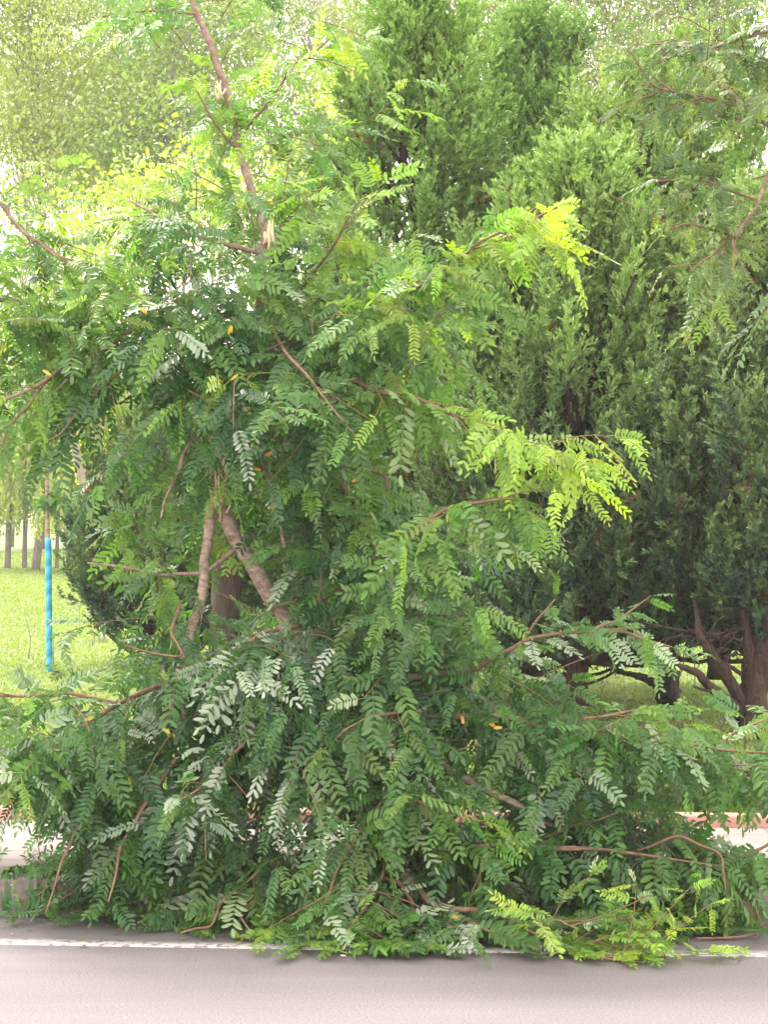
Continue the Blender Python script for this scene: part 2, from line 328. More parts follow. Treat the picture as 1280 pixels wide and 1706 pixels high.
def clear(b):
    if b[1] > 7.66: return False
    px = 640+b[0]/b[1]*F; py = 850-(b[2]-1.6)/b[1]*F
    for x0, y0, x1, y1, r in OPEN:
        vx, vy = x1-x0, y1-y0; t = ((px-x0)*vx+(py-y0)*vy)/(vx*vx+vy*vy+1e-6); t = min(1, max(0, t))
        if (px-x0-t*vx)**2+(py-y0-t*vy)**2 < r*r: return True
    return False
def twig(LV, G, b, d, ln, nl, t, flip=.04, hang=.5, limp=.4, r=.003, ls=.2):
    """a leafy shoot: alternate compound leaves along a thin stem that bends under its own weight"""
    d = nrm(d); b = np.array(b)
    if b[2] < .5 and b[1] < FRONT[0]+.13-.065*b[0]: b[1] = FRONT[0]+.13-.065*b[0]; d[1] = abs(d[1])
    if b[2] < .5: d[1] = max(d[1], -.15); d[2] = max(d[2], -.2)
    if clear(b) or clear(b+d*ln): return
    pts = [b]; T = d.copy(); st = ln/nl; g = R.normal(size=3)*.06
    for i in range(nl):
        T = nrm(T-UP*hang*.10+g); pts.append(pts[-1]+T*st)
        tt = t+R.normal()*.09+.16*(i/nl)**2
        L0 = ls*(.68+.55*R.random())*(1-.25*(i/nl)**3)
        if not (clear(pts[-1]) or clear(pts[-1]-UP*.13)): hang_leaf(LV, pts[-1], T, 1 if i % 2 else -1, L0, tt, flip, hang, limp)
    hang_leaf(LV, pts[-1], T, .15, ls*.7, t+.25, flip, hang, limp)
    pts = np.array(pts)
    zz = ground_z(pts[:, 0], pts[:, 1])+.012; pts[:, 2] = np.maximum(pts[:, 2], zz)
    G.tube(pts[::2] if len(pts) > 5 else pts, np.linspace(r, r*.45, len(pts[::2] if len(pts) > 5 else pts)), 4, sm=1, cap=False)
def limb(G, pl, seg=9, rough=.05):
    """polyline given as (px, py, depth, width_px)"""
    pts = np.array([P(a, b_, d) for a, b_, d, w_ in pl]); rad = np.array([w_/2/F*d for a, b_, d, w_ in pl])
    Q = [pts[0]]; W_ = [rad[0]]
    for a, b_, r0, r1 in zip(pts[:-1], pts[1:], rad[:-1], rad[1:]):
        l_ = np.linalg.norm(b_-a); Q += [(a+b_)/2+R.normal(size=3)*min(.022*l_, .012), b_]; W_ += [(r0+r1)/2*(1+.06*R.normal()), r1]
    pts = np.array(Q); rad = np.array(W_)
    zz = ground_z(pts[:, 0], pts[:, 1])+rad; pts[:, 2] = np.maximum(pts[:, 2], zz)
    return G.tube(pts, rad, seg, rough, sm=4)
def shoot(LV, G, pl, t0, t1, flip=.05, hang=.5, limp=.4, dens=1., ls=.22, side_tw=0, start=.1, seg=7):
    """a long visible branch with leaves set straight on it, and side twigs"""
    pts = limb(G, pl, seg); L_ = np.linalg.norm(np.diff(pts, axis=0), axis=1); s = np.concatenate([[0], np.cumsum(L_)]); tot = s[-1]
    n = int(tot/.042*dens)
    for i in range(n):
        u = start+(1-start)*(i+.5)/n; b = np.array([np.interp(u*tot, s, pts[:, k]) for k in range(3)])
        j = min(len(pts)-2, np.searchsorted(s, u*tot)-1); T = nrm(pts[j+1]-pts[j])
        if clear(b-UP*.16) and b[2] < .8: continue
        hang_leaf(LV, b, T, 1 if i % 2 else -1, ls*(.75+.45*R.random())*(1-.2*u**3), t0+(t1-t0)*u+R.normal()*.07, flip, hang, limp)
    hang_leaf(LV, pts[-1], T, .1, ls*.8, t1, flip, hang, limp)
    for i in range(side_tw):
        u = start+(1-start)*R.random()*.9; b = np.array([np.interp(u*tot, s, pts[:, k]) for k in range(3)])
        j = min(len(pts)-2, np.searchsorted(s, u*tot)-1); T = nrm(pts[j+1]-pts[j])
        d = T*.7+nrm(np.cross(T, UP))*random.choice((-1, 1))*.6+R.normal(size=3)*.35
        twig(LV, G, b, d, .22+.2*R.random(), random.randint(5, 8), t0+(t1-t0)*u, flip, hang, limp, ls=ls*.95)
MD = .5
def mass(LV, G, cx, cy, rx, ry, d, dd, n, t, dirv=(0, 0, 0), flip=.05, hang=.5, limp=.4, rot=0, ls=.2, tv=.12, spread=.8):
    """n leafy twigs filling an ellipse of the tree's crown"""
    c, s_ = math.cos(rot), math.sin(rot); done = 0; n = max(4, int(n*MD))
    while done < n:
        a = R.random()*6.283; r_ = R.random()**.55; u, v = rx*r_*math.cos(a), ry*r_*math.sin(a)
        b = P(cx+u*c-v*s_, cy+u*s_+v*c, d+R.normal()*dd); done += 1
        g = float(ground_z(b[0], b[1]))+.03
        if b[2] < g: b[2] = g+.05*R.random()
        o_ = np.array([u/rx, -.5, -v/ry])*.55
        twig(LV, G, b, np.array(dirv)+o_+R.normal(size=3)*spread*.55, .22+.22*R.random(), random.randint(5, 9), t+R.normal()*tv, flip, hang, limp, ls=ls)

# ================================================================== the broken locust tree
base = P(632, 1475, 7.45); base[2] = .15
tree = empty('broken_locust_tree', base, 'young broken locust tree leaning up from the kerb, tall bare leader reaching the top edge', 'tree')
g = Geo(); limb(g, [(640, 1500, 7.42, 40), (622, 1390, 7.45, 36), (606, 1290, 7.5, 34), (566, 1160, 7.55, 33), (515, 1085, 7.58, 29), (472, 1022, 7.6, 27), (428, 952, 7.62, 26), (398, 905, 7.64, 25), (370, 850, 7.66, 25), (362, 800, 7.7, 22)], 14, .03)
g.build('trunk', M_pale, tree)
g = Geo()  # torn wood where the stem snapped
for k in range(26):
    a = P(364+R.normal()*6, 832+R.normal()*14, 7.58+R.random()*.08); g.tube([a, a+np.array([R.normal()*.008, -.01, .05]), a+np.array([R.normal()*.02, -.02*R.random(), .07+.08*R.random()])], [.006, .004, .001], 5, .2, sm=2)
g.build('torn_wood', M_torn, tree)
g = Geo(); limb(g, [(366, 815, 7.7, 17), (385, 740, 7.72, 15), (405, 660, 7.75, 17), (422, 590, 7.75, 19), (433, 500, 7.75, 16), (440, 430, 7.7, 15), (444, 390, 7.68, 17), (434, 355, 7.68, 13), (420, 318, 7.7, 12), (402, 262, 7.7, 13), (397, 238, 7.7, 14), (385, 185, 7.7, 12), (371, 130, 7.7, 13), (352, 75, 7.7, 11), (325, 15, 7.7, 10), (312, -50, 7.7, 9), (290, -180, 7.7, 6), (282, -260, 7.7, 3)], 10, .06)
g.build('leader', M_bark, tree)
for (a, b_) in (((446, 400), (452, 362)), ((368, 158), (362, 138))):
    g = Geo()
    for k in range(7):
        p0 = P(a[0]+R.normal()*4, a[1]+R.normal()*5, 7.63); p1 = P(b_[0]+R.normal()*4, b_[1]+R.normal()*5, 7.64); g.tube([p0, (p0+p1)/2+R.normal(size=3)*.004, p1], [.006, .006, .002], 5, .1, sm=2)
    g.build('bark_tear', M_torn, tree)
def branches(parent, pls, m=M_bark, seg=8):
    for pl in pls:
        g_ = Geo(); limb(g_, pl, seg, .05); g_.build('branch', m, parent)
branches(tree, [
    [(425, 590, 7.75, 12), (432, 690, 7.6, 11), (440, 770, 7.5, 10), (452, 820, 7.45, 8), (475, 910, 7.4, 6)],
    [(420, 600, 7.75, 10), (370, 665, 7.6, 8), (310, 745, 7.5, 7), (275, 830, 7.45, 5), (268, 860, 7.4, 3)],
    [(430, 560, 7.75, 10), (500, 660, 7.6, 9), (530, 735, 7.45, 9), (575, 810, 7.35, 8), (620, 895, 7.3, 6), (655, 960, 7.25, 3)],
    [(402, 905, 7.64, 10), (340, 950, 7.55, 7), (270, 955, 7.5, 6), (205, 942, 7.45, 5), (145, 935, 7.45, 3)],
    [(435, 480, 7.75, 9), (330, 500, 7.6, 8), (230, 540, 7.5, 7), (155, 590, 7.45, 5), (80, 660, 7.4, 3)],
    [(440, 420, 7.7, 10), (380, 405, 7.6, 8), (290, 380, 7.6, 6), (215, 330, 7.7, 4)],
], M_bark)
LV = Leaves(); G = Geo()
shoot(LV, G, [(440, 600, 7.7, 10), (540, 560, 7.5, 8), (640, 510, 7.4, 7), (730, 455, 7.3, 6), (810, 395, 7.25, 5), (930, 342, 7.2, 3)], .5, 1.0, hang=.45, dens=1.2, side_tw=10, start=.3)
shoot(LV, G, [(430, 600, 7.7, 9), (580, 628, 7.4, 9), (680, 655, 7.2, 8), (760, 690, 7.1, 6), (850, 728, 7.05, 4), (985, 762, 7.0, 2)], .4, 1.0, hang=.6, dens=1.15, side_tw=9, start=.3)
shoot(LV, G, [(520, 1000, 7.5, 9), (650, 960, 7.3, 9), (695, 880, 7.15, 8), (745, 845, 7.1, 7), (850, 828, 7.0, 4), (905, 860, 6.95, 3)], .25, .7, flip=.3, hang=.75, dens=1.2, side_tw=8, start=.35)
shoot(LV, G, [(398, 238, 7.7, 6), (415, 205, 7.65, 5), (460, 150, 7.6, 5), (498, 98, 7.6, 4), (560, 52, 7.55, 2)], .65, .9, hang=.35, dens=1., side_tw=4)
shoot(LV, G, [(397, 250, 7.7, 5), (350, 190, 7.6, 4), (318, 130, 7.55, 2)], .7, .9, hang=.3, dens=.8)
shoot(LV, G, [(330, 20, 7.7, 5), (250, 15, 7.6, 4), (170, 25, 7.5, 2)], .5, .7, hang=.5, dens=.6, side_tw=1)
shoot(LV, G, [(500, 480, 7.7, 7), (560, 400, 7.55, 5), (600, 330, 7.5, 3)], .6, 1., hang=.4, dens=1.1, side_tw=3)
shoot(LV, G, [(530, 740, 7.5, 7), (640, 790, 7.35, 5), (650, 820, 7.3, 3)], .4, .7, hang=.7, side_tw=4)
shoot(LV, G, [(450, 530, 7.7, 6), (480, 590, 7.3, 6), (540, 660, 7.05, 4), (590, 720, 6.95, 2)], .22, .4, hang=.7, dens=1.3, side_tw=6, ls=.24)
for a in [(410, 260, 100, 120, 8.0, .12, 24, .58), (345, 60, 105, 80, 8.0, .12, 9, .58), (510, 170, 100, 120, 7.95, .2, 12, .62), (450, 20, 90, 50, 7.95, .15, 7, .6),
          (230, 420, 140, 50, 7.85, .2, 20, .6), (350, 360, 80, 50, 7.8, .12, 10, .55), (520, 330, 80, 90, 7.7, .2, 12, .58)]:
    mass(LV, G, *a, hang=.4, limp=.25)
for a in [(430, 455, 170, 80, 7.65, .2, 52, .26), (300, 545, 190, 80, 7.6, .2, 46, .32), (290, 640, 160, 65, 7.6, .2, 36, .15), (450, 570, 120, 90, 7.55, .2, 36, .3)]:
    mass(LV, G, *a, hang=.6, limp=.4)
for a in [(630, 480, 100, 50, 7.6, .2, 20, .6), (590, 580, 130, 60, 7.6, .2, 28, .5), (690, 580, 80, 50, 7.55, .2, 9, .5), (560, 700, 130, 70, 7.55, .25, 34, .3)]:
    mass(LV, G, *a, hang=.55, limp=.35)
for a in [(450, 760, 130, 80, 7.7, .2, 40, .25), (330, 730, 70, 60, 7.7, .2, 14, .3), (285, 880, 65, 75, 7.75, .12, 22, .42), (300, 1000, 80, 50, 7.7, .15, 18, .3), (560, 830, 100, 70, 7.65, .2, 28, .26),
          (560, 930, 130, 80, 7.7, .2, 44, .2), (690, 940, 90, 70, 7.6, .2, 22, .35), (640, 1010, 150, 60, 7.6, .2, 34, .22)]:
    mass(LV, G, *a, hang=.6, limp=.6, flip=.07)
for px, py in [(385, 630), (440, 757), (588, 742), (418, 777), (446, 844), (406, 676), (430, 872), (232, 510), (70, 613), (585, 800), (380, 555)]:
    LV.single(P(px, py, 7.05), .043)
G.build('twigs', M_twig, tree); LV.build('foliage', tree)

# ------------------------------------------------------------------ broken limbs that have come down
grp = 'broken locust limbs brought down over the kerb'
def fallen(name, px, py, d, label, stems, shoots, masses, yel=()):
    b_ = P(px, py, d); b_[2] = max(b_[2], .02)
    e = empty(name, b_, label, 'fallen branch', grp)
    for pl, m_ in stems:
        g_ = Geo(); limb(g_, pl, 10, .05); g_.build('stem', m_, e)
    FRONT[0] = 6.0 if name.endswith('tip') else 6.86
    LV = Leaves(); G = Geo()
    for pl, kw in shoots: shoot(LV, G, pl, **kw)
    for a, kw in masses: mass(LV, G, *(a[:6]+(a[6]*.68,)+a[7:]), **kw)
    for (a, b2, c2) in yel: LV.single(P(a, b2, c2), .038)
    G.build('twigs', M_twig, e); LV.build('foliage', e, front=6.0 if name.endswith('tip') else 6.74); return e
K1 = dict(hang=.65, limp=.7, flip=.10)
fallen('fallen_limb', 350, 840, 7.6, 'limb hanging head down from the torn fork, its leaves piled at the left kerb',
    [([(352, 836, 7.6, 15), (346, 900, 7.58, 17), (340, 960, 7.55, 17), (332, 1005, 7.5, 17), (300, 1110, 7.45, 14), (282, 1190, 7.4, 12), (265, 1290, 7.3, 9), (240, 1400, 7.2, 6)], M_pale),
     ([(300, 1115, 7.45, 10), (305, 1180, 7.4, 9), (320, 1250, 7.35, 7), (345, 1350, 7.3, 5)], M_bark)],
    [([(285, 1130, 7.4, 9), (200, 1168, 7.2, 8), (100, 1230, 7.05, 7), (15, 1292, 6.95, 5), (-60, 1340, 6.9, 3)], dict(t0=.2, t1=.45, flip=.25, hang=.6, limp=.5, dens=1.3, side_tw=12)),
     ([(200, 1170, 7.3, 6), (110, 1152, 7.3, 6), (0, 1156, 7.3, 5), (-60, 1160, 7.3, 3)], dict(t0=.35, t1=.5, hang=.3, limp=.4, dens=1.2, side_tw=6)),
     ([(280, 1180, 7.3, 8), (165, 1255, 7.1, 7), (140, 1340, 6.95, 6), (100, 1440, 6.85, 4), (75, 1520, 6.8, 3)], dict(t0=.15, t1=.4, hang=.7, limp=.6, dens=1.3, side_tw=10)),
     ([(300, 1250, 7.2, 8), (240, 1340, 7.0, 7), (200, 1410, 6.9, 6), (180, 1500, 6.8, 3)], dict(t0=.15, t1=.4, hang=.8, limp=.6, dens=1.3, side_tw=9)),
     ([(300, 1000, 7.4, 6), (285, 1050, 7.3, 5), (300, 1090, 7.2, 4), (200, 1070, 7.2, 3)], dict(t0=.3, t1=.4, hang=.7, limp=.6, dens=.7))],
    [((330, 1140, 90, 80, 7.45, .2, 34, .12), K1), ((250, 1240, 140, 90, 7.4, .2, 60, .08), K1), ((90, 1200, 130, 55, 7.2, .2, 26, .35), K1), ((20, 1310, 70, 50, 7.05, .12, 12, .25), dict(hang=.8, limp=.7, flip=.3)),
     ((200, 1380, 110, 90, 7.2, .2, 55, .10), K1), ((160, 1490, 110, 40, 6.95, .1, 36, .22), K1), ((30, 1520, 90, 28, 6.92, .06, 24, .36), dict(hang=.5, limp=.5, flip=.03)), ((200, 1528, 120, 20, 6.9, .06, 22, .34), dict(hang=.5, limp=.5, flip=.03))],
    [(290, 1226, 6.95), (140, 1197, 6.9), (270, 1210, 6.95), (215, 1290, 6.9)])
fallen('fallen_bough', 475, 1030, 7.5, 'dark leafy bough drooping before the trunk with silvery upturned leaves over its top',
    [([(470, 1040, 7.55, 16), (480, 1110, 7.4, 14), (465, 1190, 7.3, 11), (450, 1290, 7.2, 8), (425, 1400, 7.1, 6)], M_bark)],
    [([(500, 1040, 7.4, 7), (440, 1050, 7.15, 6), (400, 1075, 7.0, 5), (370, 1110, 6.95, 3)], dict(t0=.15, t1=.2, flip=.55, hang=.85, limp=.5, dens=1.5, side_tw=7, ls=.23)),
     ([(490, 1110, 7.3, 7), (420, 1220, 7.0, 6), (360, 1290, 6.9, 5), (300, 1330, 6.85, 3)], dict(t0=.1, t1=.2, flip=.3, hang=.8, limp=.6, dens=1.2, side_tw=7)),
     ([(500, 1330, 7.2, 6), (455, 1385, 7.05, 6), (420, 1480, 6.95, 4)], dict(t0=.15, t1=.35, hang=.8, limp=.6, dens=1., side_tw=5)),
     ([(560, 1090, 7.2, 7), (520, 1190, 6.95, 6), (490, 1290, 6.85, 4)], dict(t0=.12, t1=.25, flip=.2, hang=.85, limp=.6, dens=1.2, side_tw=6)),
     ([(440, 1440, 6.95, 5), (370, 1500, 6.85, 5), (350, 1540, 6.75, 4), (300, 1552, 6.72, 3)], dict(t0=.4, t1=.7, hang=.5, limp=.4, dens=1.4, side_tw=7)),
     ([(430, 1490, 6.9, 5), (400, 1520, 6.8, 4), (425, 1560, 6.7, 3)], dict(t0=.45, t1=.75, hang=.5, limp=.4, dens=1.5, side_tw=6))],
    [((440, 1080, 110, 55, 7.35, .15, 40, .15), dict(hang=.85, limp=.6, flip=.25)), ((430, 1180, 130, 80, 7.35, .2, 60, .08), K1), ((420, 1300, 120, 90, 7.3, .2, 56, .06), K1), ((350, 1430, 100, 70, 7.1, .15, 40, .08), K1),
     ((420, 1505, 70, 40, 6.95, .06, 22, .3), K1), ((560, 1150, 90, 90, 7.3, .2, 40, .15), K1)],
    [(480, 1235, 6.95)])
fallen('fallen_branch', 560, 1080, 7.4, 'long branch arching right across the lawn view, silver leaf undersides showing near its tip',
    [([(560, 1160, 7.5, 15), (650, 1130, 7.3, 13), (740, 1120, 7.2, 11), (800, 1110, 7.1, 9)], M_bark)],
    [([(780, 1120, 7.1, 8), (830, 1088, 7.0, 8), (880, 1062, 6.95, 7), (960, 1050, 6.9, 6), (1040, 1050, 6.9, 5), (1120, 1075, 6.9, 3)], dict(t0=.3, t1=.5, flip=.28, hang=.35, limp=.35, dens=1.5, side_tw=1, ls=.19)),
     ([(870, 1070, 7.0, 5), (895, 1030, 6.95, 4), (925, 995, 6.95, 2)], dict(t0=.4, t1=.5, hang=.4, dens=.9, ls=.14)),
     ([(980, 1050, 6.9, 5), (1030, 1030, 6.9, 4), (1085, 990, 6.9, 2)], dict(t0=.4, t1=.5, hang=.3, dens=.9, ls=.12)),
     ([(640, 1040, 7.3, 7), (700, 1010, 7.15, 6), (790, 1040, 7.05, 4)], dict(t0=.25, t1=.4, flip=.12, hang=.6, limp=.5, dens=1.2, side_tw=5))],
    [((620, 1090, 110, 60, 7.35, .15, 44, .18), K1), ((760, 1130, 130, 60, 7.25, .15, 50, .2), K1), ((870, 1130, 90, 35, 7.15, .12, 12, .3), K1), ((700, 1050, 90, 40, 7.3, .15, 24, .26), K1)],
    [(815, 1203, 6.8), (822, 1210, 6.8), (770, 1190, 6.85)])
fallen('fallen_branch', 700, 1200, 7.3, 'reddish branch spread level to the right edge above the pavement with rows of hanging leaves',
    [([(600, 1180, 7.5, 14), (700, 1190, 7.2, 12), (835, 1190, 7.05, 10), (940, 1217, 6.95, 9), (1090, 1236, 6.9, 7), (1210, 1248, 6.9, 5)], M_bark),
     ([(700, 1240, 7.3, 14), (752, 1284, 7.1, 13), (800, 1308, 7.05, 13), (858, 1335, 7.0, 12), (960, 1390, 7.0, 8)], M_pale)],
    [([(835, 1190, 7.0, 7), (940, 1215, 6.9, 7), (1090, 1235, 6.85, 6), (1210, 1247, 6.85, 5), (1330, 1250, 6.85, 3)], dict(t0=.28, t1=.45, flip=.10, hang=.7, limp=.35, dens=1.7, side_tw=9, start=0)),
     ([(1080, 1240, 6.95, 6), (1180, 1270, 6.85, 5), (1260, 1290, 6.8, 3)], dict(t0=.25, t1=.4, flip=.45, hang=.8, limp=.5, dens=1.2, side_tw=4)),
     ([(900, 1210, 7.0, 6), (1010, 1190, 6.95, 5), (1100, 1175, 6.95, 3)], dict(t0=.35, t1=.5, hang=.35, limp=.3, dens=1.2, side_tw=3)),
     ([(1180, 1250, 6.95, 5), (1230, 1215, 6.9, 4), (1290, 1190, 6.9, 3)], dict(t0=.4, t1=.55, hang=.35, dens=1.)),
     ([(720, 1180, 7.0, 6), (620, 1190, 6.85, 5), (570, 1215, 6.8, 3)], dict(t0=.3, t1=.4, flip=.1, hang=.7, dens=1.2, side_tw=4))],
    [((680, 1220, 130, 80, 7.3, .2, 56, .14), K1), ((850, 1230, 130, 60, 7.25, .15, 50, .2), K1), ((1020, 1260, 130, 60, 7.2, .15, 46, .22), K1), ((1200, 1280, 120, 50, 7.15, .15, 30, .28), K1), ((850, 1320, 160, 60, 7.3, .15, 55, .18), K1)])
fallen('fallen_branch', 660, 1420, 7.2, 'low branch lying rightward along the kerb, heaped thick with dark leaves on the pavement',
    [([(630, 1400, 7.4, 14), (665, 1422, 7.05, 10), (750, 1415, 6.95, 9), (840, 1404, 6.9, 8), (990, 1411, 6.85, 6), (1110, 1425, 6.85, 4)], M_bark)],
    [([(840, 1404, 6.9, 6), (990, 1411, 6.8, 6), (1100, 1425, 6.8, 4), (1200, 1440, 6.75, 3)], dict(t0=.2, t1=.4, hang=.75, limp=.45, dens=1.6, side_tw=8, start=0)),
     ([(880, 1400, 7.0, 6), (960, 1370, 6.85, 5), (1030, 1350, 6.8, 3)], dict(t0=.25, t1=.4, flip=.15, hang=.5, dens=1.3, side_tw=4)),
     ([(1040, 1420, 6.9, 6), (1130, 1390, 6.8, 5), (1200, 1420, 6.75, 4), (1210, 1480, 6.7, 3)], dict(t0=.35, t1=.65, flip=.15, hang=.7, dens=1.3, side_tw=5)),
     ([(1330, 1380, 6.9, 6), (1270, 1410, 6.85, 5), (1210, 1440, 6.85, 4)], dict(t0=.25, t1=.4, hang=.7, dens=1.2, side_tw=4)),
     ([(1000, 1500, 6.9, 5), (1060, 1550, 6.7, 4), (1100, 1565, 6.65, 3)], dict(t0=.4, t1=.6, hang=.4, dens=1.3, side_tw=5)),
     ([(1300, 1540, 6.8, 5), (1230, 1558, 6.72, 4), (1160, 1560, 6.7, 3)], dict(t0=.35, t1=.55, hang=.3, dens=1.5, side_tw=7))],
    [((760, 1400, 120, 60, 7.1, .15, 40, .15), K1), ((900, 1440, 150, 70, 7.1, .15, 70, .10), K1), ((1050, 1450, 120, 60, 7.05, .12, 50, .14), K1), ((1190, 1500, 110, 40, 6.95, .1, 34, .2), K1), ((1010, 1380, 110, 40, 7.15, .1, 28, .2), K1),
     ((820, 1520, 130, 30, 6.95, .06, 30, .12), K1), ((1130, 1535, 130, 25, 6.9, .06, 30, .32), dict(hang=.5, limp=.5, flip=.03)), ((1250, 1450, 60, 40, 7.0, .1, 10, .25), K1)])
fallen('fallen_branch_tip', 640, 1440, 7.0, 'bent orange brown branch over the kerb whose bright tip lies across the white road line',
    [([(640, 1400, 7.1, 15), (662, 1438, 6.95, 12), (690, 1470, 6.85, 12), (718, 1500, 6.78, 11), (760, 1512, 6.72, 10), (830, 1522, 6.66, 9), (880, 1545, 6.6, 8), (925, 1575, 6.5, 6), (990, 1592, 6.42, 4)], M_twig),
     ([(640, 1460, 6.9, 8), (668, 1470, 6.85, 8), (690, 1505, 6.75, 6)], M_twig)],
    [([(620, 1310, 7.1, 8), (650, 1310, 6.85, 7), (600, 1380, 6.75, 6), (560, 1450, 6.7, 5), (530, 1520, 6.6, 3)], dict(t0=.35, t1=.6, flip=.15, hang=.75, limp=.5, dens=1.5, side_tw=9)),
     ([(640, 1330, 6.95, 6), (690, 1330, 6.8, 5), (720, 1345, 6.75, 3)], dict(t0=.45, t1=.6, hang=.6, dens=1.2, side_tw=3)),
     ([(640, 1450, 6.8, 6), (600, 1520, 6.65, 5), (570, 1560, 6.55, 4), (590, 1580, 6.5, 3)], dict(t0=.4, t1=.65, flip=.1, hang=.5, limp=.5, dens=1.6, side_tw=6, ls=.18)),
     ([(720, 1500, 6.78, 6), (800, 1540, 6.6, 5), (850, 1565, 6.55, 4), (880, 1578, 6.5, 3)], dict(t0=.3, t1=.5, flip=.2, hang=.5, limp=.5, dens=1.5, side_tw=5, ls=.17)),
     ([(830, 1522, 6.66, 5), (925, 1570, 6.5, 4), (1000, 1592, 6.42, 4), (1080, 1606, 6.36, 3)], dict(t0=.68, t1=1., flip=.12, hang=.3, limp=.4, dens=1.8, side_tw=8, ls=.12)),
     ([(880, 1545, 6.6, 5), (930, 1530, 6.5, 4), (965, 1545, 6.45, 3)], dict(t0=.45, t1=.7, flip=.3, hang=.4, dens=1.2, side_tw=3, ls=.12))],
    [((620, 1420, 80, 80, 6.95, .1, 36, .35), K1), ((590, 1535, 60, 26, 6.72, .04, 18, .42), K1), ((740, 1470, 100, 50, 6.9, .08, 30, .2), K1), ((760, 1530, 80, 18, 6.74, .04, 16, .28), K1), ((950, 1580, 60, 12, 6.46, .02, 12, .75), dict(hang=.3, limp=.5, flip=.06, ls=.17))],
    [(752, 1524, 6.6), (812, 1500, 6.7)])

# ------------------------------------------------------------------ neighbouring locusts whose crowns reach in
def neighbour(px, py, d, label, trunk, brs, shoots, masses):
    b_ = P(px, py, d); b_[2] = .14; e = empty('locust_tree', b_, label, 'tree', 'street locust trees reaching in from the sides')
    g_ = Geo(); limb(g_, trunk, 12, .05); g_.build('trunk', M_grey, e); branches(e, brs, M_bark)
    LV = Leaves(); G = Geo()
    for pl, kw in shoots: shoot(LV, G, pl, **kw)
    for a, kw in masses: mass(LV, G, *a, **kw)
    if px > 1000: LV.c = [min(x_, .62) for x_ in LV.c]; LV.mul = (1.12, .86, 1.2)
    G.build('twigs', M_twig, e); LV.build('foliage', e)
K2 = dict(hang=.6, limp=.35, flip=.05)
neighbour(-420, 1500, 8.0, 'locust tree beyond the left edge whose leafy branches hang over the blue wrapped sapling',
    [(-420, 1480, 8, 60), (-410, 1100, 8, 52), (-380, 700, 8, 46), (-330, 350, 8, 36), (-300, 0, 8, 24), (-300, -300, 8, 12)],
    [[(-400, 560, 8, 18), (-200, 500, 7.8, 14), (0, 497, 7.7, 9), (60, 503, 7.7, 7), (130, 519, 7.65, 5)],
     [(-330, 380, 8, 18), (-150, 300, 7.8, 13), (0, 336, 7.7, 9), (40, 385, 7.65, 7), (95, 425, 7.6, 5), (150, 450, 7.6, 3)],
     [(-400, 700, 8, 16), (-200, 660, 7.7, 12), (-50, 690, 7.5, 8), (60, 640, 7.4, 6), (140, 575, 7.4, 4)]],
    [([(0, 336, 7.7, 6), (45, 390, 7.65, 6), (100, 425, 7.6, 5), (160, 440, 7.6, 3)], dict(t0=.4, t1=.6, hang=.6, dens=1.3, side_tw=7)),
     ([(0, 497, 7.7, 6), (60, 503, 7.7, 6), (135, 519, 7.65, 4)], dict(t0=.45, t1=.6, hang=.6, dens=1.2, side_tw=5)),
     ([(130, 590, 7.5, 6), (70, 640, 7.4, 5), (20, 700, 7.35, 4), (0, 740, 7.3, 3)], dict(t0=.5, t1=.65, hang=.7, dens=1.2, side_tw=2)),
     ([(190, 600, 7.5, 6), (150, 660, 7.4, 5), (100, 720, 7.3, 4), (75, 735, 7.3, 3)], dict(t0=.1, t1=.2, hang=.9, dens=1.3, side_tw=3))],
    [((40, 440, 80, 50, 7.7, .15, 12, .66), K2), ((60, 530, 90, 55, 7.7, .15, 18, .7), K2), ((110, 600, 60, 40, 7.6, .15, 9, .5), K2), ((-20, 620, 50, 60, 7.6, .15, 10, .66), K2), ((0, 360, 40, 40, 7.8, .15, 5, .6), K2), ((95, 690, 60, 45, 7.5, .1, 9, .12), dict(hang=.95, limp=.4)), ((-150, 450, 130, 200, 7.9, .3, 50, .5), K2)])
